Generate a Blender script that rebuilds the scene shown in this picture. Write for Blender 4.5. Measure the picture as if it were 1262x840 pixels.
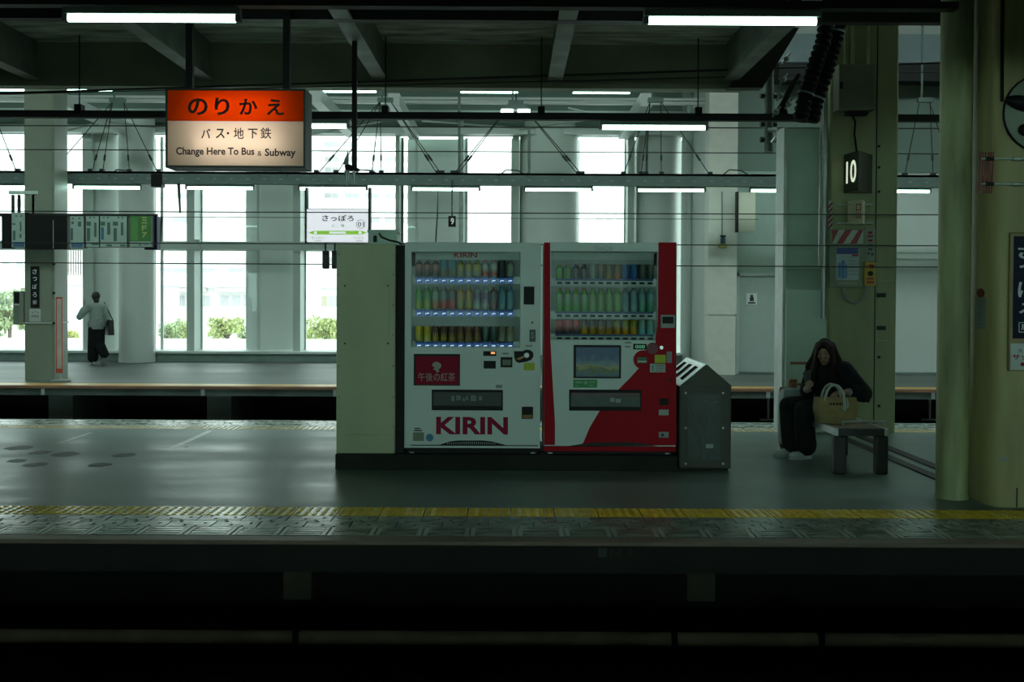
import bpy, bmesh, math, random
from mathutils import Vector, Matrix, Euler

for o in list(bpy.data.objects): bpy.data.objects.remove(o)
scn = bpy.context.scene
C = scn.collection
random.seed(7)

# ------------------------------------------------------------------ camera
FPX, CX, CY = 1300.0, 631.0, 387.0        # focal length in pixels of the 1262x840 frame, principal point
EYE = Vector((0, 0, 1.5))
PITCH, ROLL = math.atan(22/1300.0), 0.0048
cam_d = bpy.data.cameras.new('camera'); cam = bpy.data.objects.new('camera', cam_d); C.objects.link(cam)
cam_d.sensor_width = 36; cam_d.lens = FPX/1262*36; cam_d.shift_y = -33/1262
cam_d.clip_end = 2000
RM = Matrix.Rotation(math.pi/2-PITCH, 3, 'X') @ Matrix.Rotation(ROLL, 3, 'Z')
cam.matrix_world = Matrix.Translation(EYE) @ RM.to_4x4()
scn.camera = cam

# ------------------------------------------------------------------ sky, exposure
SKY = 4.4
w = bpy.data.worlds.new('overcast_sky'); scn.world = w; w.use_nodes = True
bg = w.node_tree.nodes['Background']; bg.inputs[0].default_value = (0.77, 1.0, 0.945, 1); bg.inputs[1].default_value = SKY
scn.view_settings.view_transform = 'Standard'; scn.view_settings.look = 'None'
scn.view_settings.gamma = 1.0; scn.view_settings.exposure = 0.0
scn.view_settings.use_curve_mapping = False
scn.cycles.max_bounces = 8; scn.cycles.diffuse_bounces = 4; scn.cycles.glossy_bounces = 4
scn.cycles.transparent_max_bounces = 12
scn.cycles.use_denoising = True
TUBE = 12.0           # fluorescent tube emission

# ------------------------------------------------------------------ helpers
def ray(px, py):
    d = RM @ Vector(((px-CX)/FPX, (CY-py)/FPX, -1))
    return d
def P(px, py, Y):
    """the point of the place that lies at depth Y behind a pixel of the photograph"""
    d = ray(px, py); return EYE + d*(Y/d.y)
def G(px, py, z=0.0):
    d = ray(px, py); return EYE + d*((z-EYE.z)/d.z)
def PX(px, Y, py=365): return P(px, py, Y).x
def PZ(py, Y, px=631): return P(px, py, Y).z

MATS = {}
def M(name, col, rough=0.5, metal=0.0, var=0.12, scale=6.0, bump=0.0, emit=0.0, ecol=None, spec=0.5, stretch=None, rvar=0.0, bscale=None, coat=0.0):
    if name in MATS: return MATS[name]
    m = bpy.data.materials.new(name); m.use_nodes = True; nt = m.node_tree; N = nt.nodes; L = nt.links
    b = N['Principled BSDF']
    b.inputs['Roughness'].default_value = rough; b.inputs['Metallic'].default_value = metal
    b.inputs['Specular IOR Level'].default_value = spec
    if coat: b.inputs['Coat Weight'].default_value = coat; b.inputs['Coat Roughness'].default_value = 0.08
    tc = N.new('ShaderNodeTexCoord'); mp = N.new('ShaderNodeMapping'); L.new(tc.outputs['Object'], mp.inputs['Vector'])
    if stretch: mp.inputs['Scale'].default_value = stretch
    nz = N.new('ShaderNodeTexNoise'); nz.inputs['Scale'].default_value = scale; nz.inputs['Detail'].default_value = 5
    L.new(mp.outputs[0], nz.inputs['Vector'])
    r = N.new('ShaderNodeValToRGB'); r.color_ramp.elements[0].position = 0.3; r.color_ramp.elements[1].position = 0.72
    r.color_ramp.elements[0].color = tuple(c*(1-var) for c in col)+(1,)
    r.color_ramp.elements[1].color = tuple(min(1, c*(1+var)) for c in col)+(1,)
    L.new(nz.outputs['Fac'], r.inputs[0]); L.new(r.outputs[0], b.inputs['Base Color'])
    if rvar:
        mr = N.new('ShaderNodeMapRange'); mr.inputs['From Min'].default_value = 0.3; mr.inputs['From Max'].default_value = 0.7
        mr.inputs['To Min'].default_value = max(0.02, rough-rvar); mr.inputs['To Max'].default_value = rough+rvar
        L.new(nz.outputs['Fac'], mr.inputs['Value']); L.new(mr.outputs[0], b.inputs['Roughness'])
    if bump:
        n2 = N.new('ShaderNodeTexNoise'); n2.inputs['Scale'].default_value = bscale or scale*4; n2.inputs['Detail'].default_value = 4
        L.new(mp.outputs[0], n2.inputs['Vector'])
        bp = N.new('ShaderNodeBump'); bp.inputs['Strength'].default_value = bump; bp.inputs['Distance'].default_value = 0.01
        L.new(n2.outputs['Fac'], bp.inputs['Height']); L.new(bp.outputs[0], b.inputs['Normal'])
    if emit:
        b.inputs['Emission Color'].default_value = (ecol or col)+(1,); b.inputs['Emission Strength'].default_value = emit
    MATS[name] = m; return m

def clear_mat(name, tint, gloss=0.5, rough=0.02, opac=0.0, ocol=(0.5,0.5,0.5)):
    """thin clear pane: straight transmission, fresnel mirror reflection, a little film of dirt"""
    if name in MATS: return MATS[name]
    m = bpy.data.materials.new(name); m.use_nodes = True; nt = m.node_tree; N = nt.nodes; L = nt.links
    N.remove(N['Principled BSDF']); out = N['Material Output']
    tr = N.new('ShaderNodeBsdfTransparent'); tr.inputs[0].default_value = tint+(1,)
    gl = N.new('ShaderNodeBsdfGlossy'); gl.inputs['Roughness'].default_value = rough
    fr = N.new('ShaderNodeFresnel'); fr.inputs['IOR'].default_value = 1.45
    mx = N.new('ShaderNodeMixShader'); L.new(tr.outputs[0], mx.inputs[1]); L.new(gl.outputs[0], mx.inputs[2])
    mu = N.new('ShaderNodeMath'); mu.operation = 'MULTIPLY'; mu.inputs[1].default_value = gloss*2
    L.new(fr.outputs[0], mu.inputs[0]); L.new(mu.outputs[0], mx.inputs[0])
    df = N.new('ShaderNodeBsdfDiffuse'); df.inputs[0].default_value = ocol+(1,)
    nz = N.new('ShaderNodeTexNoise'); nz.inputs['Scale'].default_value = 9
    tc = N.new('ShaderNodeTexCoord'); L.new(tc.outputs['Object'], nz.inputs['Vector'])
    m2 = N.new('ShaderNodeMath'); m2.operation = 'MULTIPLY'; m2.inputs[1].default_value = opac*2; L.new(nz.outputs['Fac'], m2.inputs[0])
    mx2 = N.new('ShaderNodeMixShader'); L.new(m2.outputs[0], mx2.inputs[0]); L.new(mx.outputs[0], mx2.inputs[1]); L.new(df.outputs[0], mx2.inputs[2])
    L.new(mx2.outputs[0], out.inputs['Surface'])
    MATS[name] = m; return m

def glow(name, col, strength):
    if name in MATS: return MATS[name]
    m = bpy.data.materials.new(name); m.use_nodes = True; nt = m.node_tree; N = nt.nodes; L = nt.links
    b = N['Principled BSDF']; b.inputs['Base Color'].default_value = (0.8,0.8,0.8,1)
    nz = N.new('ShaderNodeTexNoise'); nz.inputs['Scale'].default_value = 3
    r = N.new('ShaderNodeValToRGB'); r.color_ramp.elements[0].color = tuple(c*0.97 for c in col)+(1,); r.color_ramp.elements[1].color = col+(1,)
    L.new(nz.outputs['Fac'], r.inputs[0]); L.new(r.outputs[0], b.inputs['Emission Color'])
    b.inputs['Emission Strength'].default_value = strength
    MATS[name] = m; return m

ORG = {}
class MB:
    def __init__(s): s.v = []; s.f = []; s.mi = []; s.cur = 0
    def add(s, vs, fs):
        n = len(s.v); s.v += [Vector(p) for p in vs]; s.f += [tuple(i+n for i in f) for f in fs]; s.mi += [s.cur]*len(fs); return s
    def box(s, x0, x1, y0, y1, z0, z1, bev=0.0):
        if x0 > x1: x0, x1 = x1, x0
        if y0 > y1: y0, y1 = y1, y0
        if z0 > z1: z0, z1 = z1, z0
        if bev <= 0:
            return s.add([(x0,y0,z0),(x1,y0,z0),(x1,y1,z0),(x0,y1,z0),(x0,y0,z1),(x1,y0,z1),(x1,y1,z1),(x0,y1,z1)],
                [(3,2,1,0),(4,5,6,7),(0,1,5,4),(1,2,6,5),(2,3,7,6),(3,0,4,7)])
        bm = bmesh.new(); bmesh.ops.create_cube(bm, size=1)
        for v in bm.verts: v.co = Vector(((x0+x1)/2+v.co.x*(x1-x0), (y0+y1)/2+v.co.y*(y1-y0), (z0+z1)/2+v.co.z*(z1-z0)))
        bev = min(bev, 0.45*min(x1-x0, y1-y0, z1-z0))
        bmesh.ops.bevel(bm, geom=bm.edges[:], offset=bev, segments=2, affect='EDGES', profile=0.5)
        bm.verts.index_update(); s.add([v.co.copy() for v in bm.verts], [[v.index for v in f.verts] for f in bm.faces]); bm.free(); return s
    def prism(s, pts, d):
        """pts: planar loop of 3D points, extruded by the vector d"""
        n = len(pts); d = Vector(d); vs = [Vector(p) for p in pts]; vs += [p+d for p in vs]
        fs = [tuple(range(n)), tuple(range(2*n-1, n-1, -1))]
        fs += [(i, i+n, (i+1) % n+n, (i+1) % n) for i in range(n)]
        return s.add(vs, fs)
    def tube(s, path, r, n=8, cap=True):
        path = [Vector(p) for p in path]; k = len(path); rr = r if isinstance(r, (list, tuple)) else [r]*k
        t0 = (path[1]-path[0]).normalized(); up = Vector((0,0,1)) if abs(t0.z) < 0.9 else Vector((0,1,0))
        a = t0.cross(up).normalized(); vs = []
        for i, p in enumerate(path):
            t = (path[min(i+1,k-1)]-path[max(i-1,0)]).normalized()
            a = (a-t*a.dot(t)).normalized(); b = t.cross(a)
            for j in range(n):
                q = 2*math.pi*(j+0.5)/n; vs.append(p+(a*math.cos(q)+b*math.sin(q))*rr[i])
        fs = [(i*n+j, i*n+(j+1) % n, (i+1)*n+(j+1) % n, (i+1)*n+j) for i in range(k-1) for j in range(n)]
        if cap: fs += [tuple(range(n-1,-1,-1)), tuple((k-1)*n+j for j in range(n))]
        return s.add(vs, fs)
    def lathe(s, prof, c=(0,0,0), n=16, axis='Z', sx=1, sy=1):
        """prof: (radius, height) pairs, turned round an axis through c"""
        c = Vector(c); vs = []
        for r, h in prof:
            for j in range(n):
                q = 2*math.pi*j/n; x, y = r*math.cos(q)*sx, r*math.sin(q)*sy
                vs.append(c+(Vector((x,y,h)) if axis == 'Z' else Vector((x,h,y)) if axis == 'Y' else Vector((h,x,y))))
        k = len(prof)
        fs = [(i*n+j, i*n+(j+1) % n, (i+1)*n+(j+1) % n, (i+1)*n+j) for i in range(k-1) for j in range(n)]
        fs += [tuple(range(n-1,-1,-1)), tuple((k-1)*n+j for j in range(n))]
        return s.add(vs, fs)
    def ball(s, c, r, n=10, rot=None):
        c = Vector(c); r = (r,r,r) if isinstance(r,(int,float)) else r; vs = []; k = n//2+1
        for i in range(1, k):
            t = math.pi*i/k
            for j in range(n):
                q = 2*math.pi*j/n; p = Vector((r[0]*math.sin(t)*math.cos(q), r[1]*math.sin(t)*math.sin(q), r[2]*math.cos(t)))
                vs.append(c+(rot @ p if rot else p))
        top = Vector((0,0,r[2])); vs += [c+(rot @ top if rot else top), c-(rot @ top if rot else top)]
        T, B = len(vs)-2, len(vs)-1; fs = []
        for i in range(k-2):
            for j in range(n): fs.append((i*n+j, (i+1)*n+j, (i+1)*n+(j+1) % n, i*n+(j+1) % n))
        for j in range(n): fs.append((T, j, (j+1) % n)); fs.append((B, (k-2)*n+(j+1) % n, (k-2)*n+j))
        return s.add(vs, fs)
    def cone(s, p0, r0, p1, r1, n=12):
        """tapered limb with round ends"""
        p0 = Vector(p0); p1 = Vector(p1)
        s.ball(p0, r0, n); s.ball(p1, r1, n)
        if (p1-p0).length > 1e-5: s.tube([p0, p1], [r0, r1], n)
        return s
    def limb(s, pts, n=12):
        for a, b in zip(pts[:-1], pts[1:]): s.cone(a[:3], a[3], b[:3], b[3], n)
        return s
    def quad(s, a, b, c, d): return s.add([a,b,c,d], [(0,1,2,3)])
    def mesh(s, name, mats, smooth=False, origin=Vector((0,0,0))):
        me = bpy.data.meshes.new(name); me.from_pydata([v-origin for v in s.v], [], s.f)
        for m in (mats if isinstance(mats,(list,tuple)) else [mats]): me.materials.append(m)
        me.polygons.foreach_set('material_index', s.mi)
        if smooth: me.polygons.foreach_set('use_smooth', [True]*len(me.polygons))
        bm = bmesh.new(); bm.from_mesh(me); bmesh.ops.recalc_face_normals(bm, faces=bm.faces[:]); bm.to_mesh(me); bm.free()
        if smooth and smooth != 'all':
            try: me.set_sharp_from_angle(angle=math.radians(40))
            except Exception: pass
        me.update(); return me
    def build(s, name, mats, parent=None, smooth=False, base=None):
        org = ORG[parent] if parent else (Vector(base) if base is not None else s.base())
        me = s.mesh(name, mats, smooth, org)
        o = bpy.data.objects.new(name, me); C.objects.link(o); o.parent = parent
        if not parent: o.location = org
        ORG[o] = org; return o
    def base(s):
        a = [min(v[i] for v in s.v) for i in range(3)]; b = [max(v[i] for v in s.v) for i in range(3)]
        return Vector(((a[0]+b[0])/2, (a[1]+b[1])/2, a[2]))

def tag(o, label=None, cat=None, group=None, kind=None):
    if label: o['label'] = label
    if cat: o['category'] = cat
    if group: o['group'] = group
    if kind: o['kind'] = kind
    return o
def thing(name, loc, label, cat, group=None):
    o = bpy.data.objects.new(name, None); C.objects.link(o); o.location = loc; o.empty_display_size = 0.1
    ORG[o] = Vector(loc); return tag(o, label, cat, group)
def copy_tree(o, loc, parent=None):
    c = o.copy(); C.objects.link(c); c.parent = parent
    if parent is None: c.location = loc; ORG[c] = Vector(loc)
    for k in list(o.children): copy_tree(k, None, c)
    return c
def struct(o, label=None): o['kind'] = 'structure'; return tag(o, label)
def B(name, mat, dims, parent=None, bev=0.0, smooth=False):
    return MB().box(*dims, bev=bev).build(name, mat, parent, smooth)
def R(px0, py0, px1, py1, Y):
    """world x0, x1, z0, z1 of a pixel rectangle standing at depth Y"""
    ym = (py0+py1)/2; xm = (px0+px1)/2
    return P(px0, ym, Y).x, P(px1, ym, Y).x, P(xm, py1, Y).z, P(xm, py0, Y).z
def PB(name, mat, px0, py0, px1, py1, Y, depth, parent=None, bev=0.0, smooth=False):
    x0, x1, z0, z1 = R(px0, py0, px1, py1, Y)
    return B(name, mat, (x0, x1, Y, Y+depth, z0, z1), parent, bev, smooth)

def glyph_mesh(body, bold=0.0, spacing=1.0):
    cu = bpy.data.curves.new('glyphs', 'FONT'); cu.body = body; cu.offset = bold; cu.space_character = spacing; cu.resolution_u = 3
    o = bpy.data.objects.new('glyphs', cu); C.objects.link(o)
    dg = bpy.context.evaluated_depsgraph_get(); me = bpy.data.meshes.new_from_object(o.evaluated_get(dg))
    vs = [v.co.copy() for v in me.vertices]; fs = [tuple(p.vertices) for p in me.polygons]
    bpy.data.objects.remove(o); bpy.data.curves.remove(cu); bpy.data.meshes.remove(me); return vs, fs
def lettering(items, Y, mat, parent, name='lettering', thick=0.0015, to=None):
    """items: (text, px0, py0, px1, py1, bold); flat print standing just proud of the plane Y, facing the platform edge.
    to: optional function (x, z) -> point, for print on a plane that does not face the camera"""
    mb = MB()
    for body, a, b, c, d, bold in items:
        vs, fs = glyph_mesh(body, bold)
        if not vs: continue
        x0 = min(v.x for v in vs); x1 = max(v.x for v in vs); y0 = min(v.y for v in vs); y1 = max(v.y for v in vs)
        X0, X1, Z0, Z1 = R(a, b, c, d, Y)
        pts = []
        for v in vs:
            x = X0+(v.x-x0)/(x1-x0 or 1)*(X1-X0); z = Z0+(v.y-y0)/(y1-y0 or 1)*(Z1-Z0)
            pts.append(Vector((x, Y-thick, z)) if to is None else to(x, z))
        mb.add(pts, fs)
    return mb.build(name, mat, parent)
def bars(rects, Y, mat, parent, name='print', thick=0.0012):
    mb = MB()
    for a, b, c, d in rects:
        x0, x1, z0, z1 = R(a, b, c, d, Y); mb.box(x0, x1, Y-thick, Y+0.0005, z0, z1)
    return mb.build(name, mat, parent)
def voxel(mb, name, mat, parent, size, smooth_it=6, fac=0.5):
    """fuse overlapping limbs into one continuous skin"""
    org = ORG[parent] if parent else mb.base()
    me = mb.mesh(name+'_raw', mat, True, org); o = bpy.data.objects.new(name, me); C.objects.link(o)
    r = o.modifiers.new('fuse', 'REMESH'); r.mode = 'VOXEL'; r.voxel_size = size; r.use_smooth_shade = True
    s = o.modifiers.new('ease', 'SMOOTH'); s.iterations = smooth_it; s.factor = fac
    dg = bpy.context.evaluated_depsgraph_get(); m2 = bpy.data.meshes.new_from_object(o.evaluated_get(dg))
    o.modifiers.clear(); o.data = m2; m2.name = name; m2.materials.clear(); m2.materials.append(mat)
    m2.polygons.foreach_set('use_smooth', [True]*len(m2.polygons)); m2.polygons.foreach_set('material_index', [0]*len(m2.polygons))
    bpy.data.meshes.remove(me); o.parent = parent
    if not parent: o.location = org
    ORG[o] = org; return o
ORD = ['first','second','third','fourth','fifth','sixth','seventh','eighth','ninth','tenth','eleventh','twelfth']

# ------------------------------------------------------------------ materials
floor_m = M('platform coating', (0.148,0.205,0.184), 0.385, spec=0.42, var=0.22, scale=1.1, rvar=0.10, bump=0.035, bscale=22, stretch=(0.35,1.6,1))
ffloor_m = M('far platform coating', (0.115,0.13,0.122), 0.52, spec=0.3, var=0.12, scale=0.8, rvar=0.08, stretch=(0.3,1.4,1))
yellow_m = M('yellow tactile tile', (0.92,0.58,0.03), 0.2, var=0.18, scale=5)
etile_m = M('grey green edge tile', (0.20,0.24,0.205), 0.26, var=0.25, scale=4, rvar=0.1)
lip_m = M('brown edge lip', (0.19,0.135,0.10), 0.5, var=0.2, scale=3)
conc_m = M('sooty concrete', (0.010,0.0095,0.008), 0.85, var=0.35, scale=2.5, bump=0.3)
fconc_m = M('platform fascia concrete', (0.12,0.15,0.135), 0.8, var=0.3, scale=2)
pipe_br_m = M('dusty brown conduit', (0.40,0.31,0.21), 0.6, var=0.25, scale=3)
ballast_m = M('track ballast', (0.06,0.055,0.05), 0.95, var=0.5, scale=14, bump=0.8)
ceil_m = M('rough sprayed ceiling', (0.55,0.64,0.59), 0.9, var=0.6, scale=3.2, bump=0.6, stretch=(0.5,2.2,1))
girder_m = M('dark painted girder', (0.30,0.34,0.25), 0.6, var=0.2, scale=1.5)
dark_m = M('near black painted steel', (0.008,0.009,0.008), 0.6, var=0.3, scale=4)
rib_m = M('grey rib steel', (0.20,0.24,0.215), 0.55, var=0.3, scale=3)
facade_m = M('white facade panel', (0.66,0.70,0.67), 0.42, var=0.05, scale=0.7)
facade_g_m = M('pale green facade panel', (0.50,0.56,0.52), 0.5, var=0.06, scale=0.7)
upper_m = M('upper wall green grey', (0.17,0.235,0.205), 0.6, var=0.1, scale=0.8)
olive_m = M('olive painted column', (0.46,0.415,0.195), 0.5, var=0.26, scale=2.2, stretch=(1.8,1.8,0.3), bump=0.05)
olive_d_m = M('olive grimy pipe', (0.39,0.42,0.22), 0.55, var=0.45, scale=3.2, stretch=(2.2,2.2,0.35))
teal_m = M('grey teal duct paint', (0.55,0.70,0.61), 0.5, var=0.12, scale=1.5)
fpillar_m = M('far pillar paint', (0.215,0.25,0.19), 0.45, var=0.1, scale=1.5)
cab_m = M('olive cabinet enamel', (0.47,0.50,0.31), 0.45, var=0.08, scale=2.2, stretch=(1.4,1.4,0.5))
white_m = M('white machine enamel', (0.66,0.74,0.71), 0.35, var=0.03, scale=2)
white2_m = M('white print', (0.72,0.76,0.74), 0.5, var=0.03)
red_m = M('red machine enamel', (0.40,0.004,0.014), 0.45, spec=0.12, var=0.06, scale=2)
redp_m = M('red print', (0.36,0.01,0.025), 0.5, spec=0.2, var=0.05)
black_m = M('black plastic', (0.008,0.009,0.009), 0.5, var=0.2, spec=0.22)
ink_m = M('dark ink', (0.03,0.028,0.03), 0.6, var=0.1)
grey_m = M('mid grey plastic', (0.26,0.29,0.28), 0.5, var=0.1)
green_m = M('green print', (0.05,0.30,0.09), 0.5, var=0.08)
lime_m = M('lime sticker', (0.50,0.56,0.03), 0.5, var=0.05)
steel_m = M('brushed stainless steel', (0.55,0.58,0.57), 0.24, 1.0, var=0.06, scale=3, stretch=(1,1,12))
mirror_m = M('polished stainless steel', (0.78,0.81,0.82), 0.13, 1.0, var=0.04)
galv_m = M('galvanised pipe', (0.42,0.48,0.46), 0.4, 0.6, var=0.2, scale=5)
rail_m = M('grey green lamp rail', (0.13,0.18,0.165), 0.5, var=0.12)
tube_m = glow('fluorescent tube', (0.62,1.0,0.85), TUBE)
housing_m = M('lamp housing enamel', (0.24,0.29,0.27), 0.45, var=0.06)
wire_m = M('black wire', (0.02,0.025,0.024), 0.5, var=0.1)
glass_m = clear_mat('facade glass', (0.97,0.98,0.98), 0.35, 0.01, 0.012)
mglass_m = clear_mat('machine glass', (0.97,0.99,0.98), 0.07, 0.03, 0.008)
navy_m = M('navy enamel', (0.012,0.016,0.045), 0.5, var=0.1, spec=0.15)

# ================================================================== SETTING
XL, XR = -34.0, 34.0
YN, YF, YP, YW = 6.43, 12.6, 17.25, 24.0
# ---- island platform
fl = MB(); fl.box(XL, XR, 7.46, 11.76, -0.10, 0.0); fl.box(XL, XR, YN+0.14, 7.46, -0.20, -0.022); fl.box(XL, XR, 11.76, YF-0.02, -0.10, -0.022)
floor = struct(fl.build('floor', floor_m, base=(0,9.5,0)), 'worn grey green coated floor of the island platform')
def row(name, mesh, y, x0, x1, pitch, parent, z=0.0):
    x = x0
    while x < x1:
        o = bpy.data.objects.new(name, mesh); C.objects.link(o); o.parent = parent
        o.location = Vector((x, y, z))-ORG[parent]; x += pitch
def dot_tile(w, d):
    mb = MB(); mb.box(-w/2+0.002, w/2-0.002, -d/2+0.002, d/2-0.002, -0.022, 0.0)
    for i in range(5):
        for j in range(5):
            cx, cy = (i-2)*w/5, (j-2)*d/5; a, b, h = 0.0165, 0.010, 0.0055
            mb.add([(cx-a,cy-a,0),(cx+a,cy-a,0),(cx+a,cy+a,0),(cx-a,cy+a,0),(cx-b,cy-b,h),(cx+b,cy-b,h),(cx+b,cy+b,h),(cx-b,cy+b,h)],
                   [(4,5,6,7),(0,1,5,4),(1,2,6,5),(2,3,7,6),(3,0,4,7)])
    return mb
def ridge_tile(w, d, n=4):
    mb = MB(); mb.box(-w/2+0.001, w/2-0.001, -d/2+0.001, d/2-0.001, -0.022, -0.004)
    for k in range(n):
        y = (k+0.5)/n*d-d/2; mb.box(-w/2+0.036, w/2-0.036, y-d/n*0.34, y+d/n*0.34, -0.004, 0.0)
    mb.cur = 1
    for x in (-w/2+0.018, w/2-0.018): mb.box(x-0.013, x+0.013, -d/2+0.004, d/2-0.004, -0.0025, 0.001)
    return mb
def notch_tile(w, d):
    mb = MB(); mb.box(-w/2+0.001, w/2-0.001, -d/2+0.001, d/2-0.001, -0.022, -0.005)
    for k in range(4):
        y = (k+0.5)/4*d-d/2; s = (0.05,-0.03,0.09,-0.08)[k]
        mb.box(-w/2+0.003, -0.009+s, y-d/8*0.90, y+d/8*0.90, -0.005, 0.0); mb.box(0.009+s, w/2-0.003, y-d/8*0.90, y+d/8*0.90, -0.005, 0.0)
    return mb
dotm = dot_tile(0.297, 0.29).mesh('tactile_tile', yellow_m)
ridm = ridge_tile(0.297, 0.23).mesh('edge_tile', [etile_m, M('pale tile bar', (0.36,0.42,0.37), 0.3, var=0.15, scale=6)])
notm = notch_tile(0.297, 0.18).mesh('edge_tile', etile_m)
PT = 0.3
row('tactile_tile', dotm, 7.315, -4.65, 4.8, PT, floor)
row('edge_tile', ridm, 6.688, -4.65+0.04, 4.8, PT, floor)
row('edge_tile', notm, 6.893, -4.65+0.15, 4.8, PT, floor)
row('edge_tile', notm, 7.075, -4.65, 4.8, PT, floor)
# far edge of the island, seen beyond the machines
fdotm = dot_tile(0.297, 0.29).mesh('tactile_tile', M('glare pale tactile tile', (0.46,0.38,0.20), 0.22, var=0.2, scale=5))  # tile colour paled to stand in for glare on this strip
fnotm = notch_tile(0.297, 0.26).mesh('edge_tile', etile_m)
for x0, x1 in ((-8.0, -1.9), (2.2, 7.0)):
    row('tactile_tile', fdotm, 11.915, x0, x1, PT, floor)
    row('edge_tile', fnotm, 12.2, x0, x1, PT, floor); row('edge_tile', fnotm, 12.455, x0+0.15, x1, PT, floor)
# beyond the view the strips go on as plain courses
for y0, y1, m in ((7.17,7.46,yellow_m), (YN+0.14,7.165,etile_m)):
    mb = MB(); mb.box(XL, -4.82, y0, y1, -0.022, 0.0); mb.box(4.9, XR, y0, y1, -0.022, 0.0); mb.build('tile_course', m, floor)
for y0, y1, m in ((11.77,12.06,yellow_m), (12.07,YF-0.02,etile_m)):
    mb = MB(); mb.box(XL, -8.2, y0, y1, -0.022, 0.0); mb.box(-1.9, 2.0, y0, y1, -0.022, 0.0); mb.box(7.2, XR, y0, y1, -0.022, 0.0); mb.build('tile_course', m, floor)
struct(B('trim_1', lip_m, (XL, XR, YN, YN+0.138, -0.028, 0.0), bev=0.008), 'brown worn lip along the near edge of the platform')
struct(B('trim_2', fconc_m, (XL, XR, YF-0.018, YF+0.06, -0.25, 0.0)), 'concrete lip along the far edge of the island platform')
# underside of the platform: fascia, corbels, recessed wall, conduit
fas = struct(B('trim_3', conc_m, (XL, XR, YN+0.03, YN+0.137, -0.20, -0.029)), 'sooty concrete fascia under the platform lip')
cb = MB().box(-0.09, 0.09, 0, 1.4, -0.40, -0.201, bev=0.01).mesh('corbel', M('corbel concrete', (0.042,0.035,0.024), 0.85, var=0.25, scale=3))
for k, x in enumerate((-3.75, PX(369, 6.62, 715), PX(862, 6.62, 715), 3.58)):
    o = bpy.data.objects.new('corbel', cb); C.objects.link(o); o.parent = fas; o.location = Vector((x, YN+0.12, 0))-ORG[fas]
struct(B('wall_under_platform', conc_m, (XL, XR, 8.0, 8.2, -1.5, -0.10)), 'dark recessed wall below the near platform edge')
cz = PZ(786, 6.9)
cond = thing('conduit', (0, 6.9, cz), 'dusty brown conduit running below the platform edge', 'pipe')
MB().tube([(XL, 6.9, cz), (XR, 6.9, cz)], 0.046, 10).build('pipe', pipe_br_m, cond, True)
for px in (366, 830, 1010):
    x = PX(px, 6.9, 786); MB().box(x-0.018, x+0.018, 6.84, 6.97, cz-0.085, cz+0.06).build('clamp', conc_m, cond)
    MB().box(x-0.03, x+0.03, 6.93, 7.99, cz-0.07, cz-0.05).build('bracket', conc_m, cond)
struct(B('ground', ballast_m, (XL*3, XR*3, -20, 28, -1.6, -1.4)), 'dark ballast of the track bed')
# painted stencil on the fascia
bars([(737, 675, 748, 686)], YN+0.03, M('faded grey paint', (0.05,0.06,0.055), 0.8), fas, 'mark')
lettering([('N 2', 752, 676, 781, 685, 0.0)], YN+0.03, M('faded tan paint', (0.04,0.032,0.02), 0.8), fas)

# ---- camera side platform, where the photographer stands, and the station behind
struct(B('floor_camera_side', floor_m, (XL, XR, -6, 1.9, -0.25, 0.0)), 'platform on the camera side')
# ---- far platform
ff = struct(B('floor_far', ffloor_m, (XL, XR, YP+0.5, YW+1.2, -0.2, 0.0)), 'pale grey floor of the far platform')
struct(B('trim_4', M('rusty far lip', (0.34,0.16,0.09), 0.55, var=0.2, scale=3), (XL, XR, YP, YP+0.16, -0.04, 0.003)), 'brown lip along the edge of the far platform')
struct(B('trim_5', M('ochre far tactile strip', (0.62,0.36,0.06), 0.4, var=0.2, scale=6), (XL, XR, YP+0.16, YP+0.5, -0.04, 0.002)), 'ochre strip behind the far platform lip')
ffas = struct(B('trim_6', fconc_m, (XL, XR, YP+0.02, YP+0.2, -0.155, -0.041)), 'concrete fascia of the far platform')
cbf = MB().box(-0.2, 0.2, 0, 1.5, -1.4, -0.156).mesh('corbel', fconc_m)
for k in range(-3, 4):
    x = PX(76, YP+0.2, 500)+2.62*k+2.62*3; o = bpy.data.objects.new('corbel', cbf); C.objects.link(o); o.parent = ffas; o.location = Vector((x-2.62, YP+0.16, 0))-ORG[ffas]
for px in (53, 250, 413, 947, 1150):     # joints in the fascia
    x = PX(px, YP, 480); MB().box(x-0.03, x+0.03, YP-0.005, YP+0.021, -0.15, -0.045).build('joint_plate', galv_m, ffas)
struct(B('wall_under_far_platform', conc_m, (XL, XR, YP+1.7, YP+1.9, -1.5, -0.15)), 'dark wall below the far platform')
for px in (947, 1146):
    a = P(px, 490, YP+0.3); b = P(px, 517, YP+0.3); 
    MB().tube([a, b], 0.018, 6).tube([b+Vector((-0.14,0,0)), b+Vector((0.14,0,0))], 0.018, 6).build('drain_pipe', galv_m, ffas, True)

# ---- far facade
SILL, HEAD = PZ(432, YW, 300), PZ(165, YW, 400)
lw = struct(B('wall_low', M('kerb teal', (0.20,0.27,0.24), 0.5), (XL, PX(868, YW), 23.72, YW+1.0, 0, SILL-0.05)), 'low teal kerb wall below the far windows')
struct(B('trim_7', facade_m, (XL, PX(868, YW), 23.66, YW+1.05, SILL-0.05, SILL)), 'white ledge below the far windows')
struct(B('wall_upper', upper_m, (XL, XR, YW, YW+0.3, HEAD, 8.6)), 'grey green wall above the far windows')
struct(B('trim_8', facade_m, (XL, PX(868, YW), YW-0.25, YW, HEAD-0.02, HEAD+0.14)), 'pale lintel above the far windows')
def seg(name, px0, px1, y0, y1, m=facade_g_m, lab=None, z0=None, z1=None):
    x0, x1 = PX(px0, y0), PX(px1, y0)
    return struct(B(name, m, (x0, x1, y0, y1, SILL if z0 is None else z0, HEAD if z1 is None else z1)), lab)
n = 9
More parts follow.
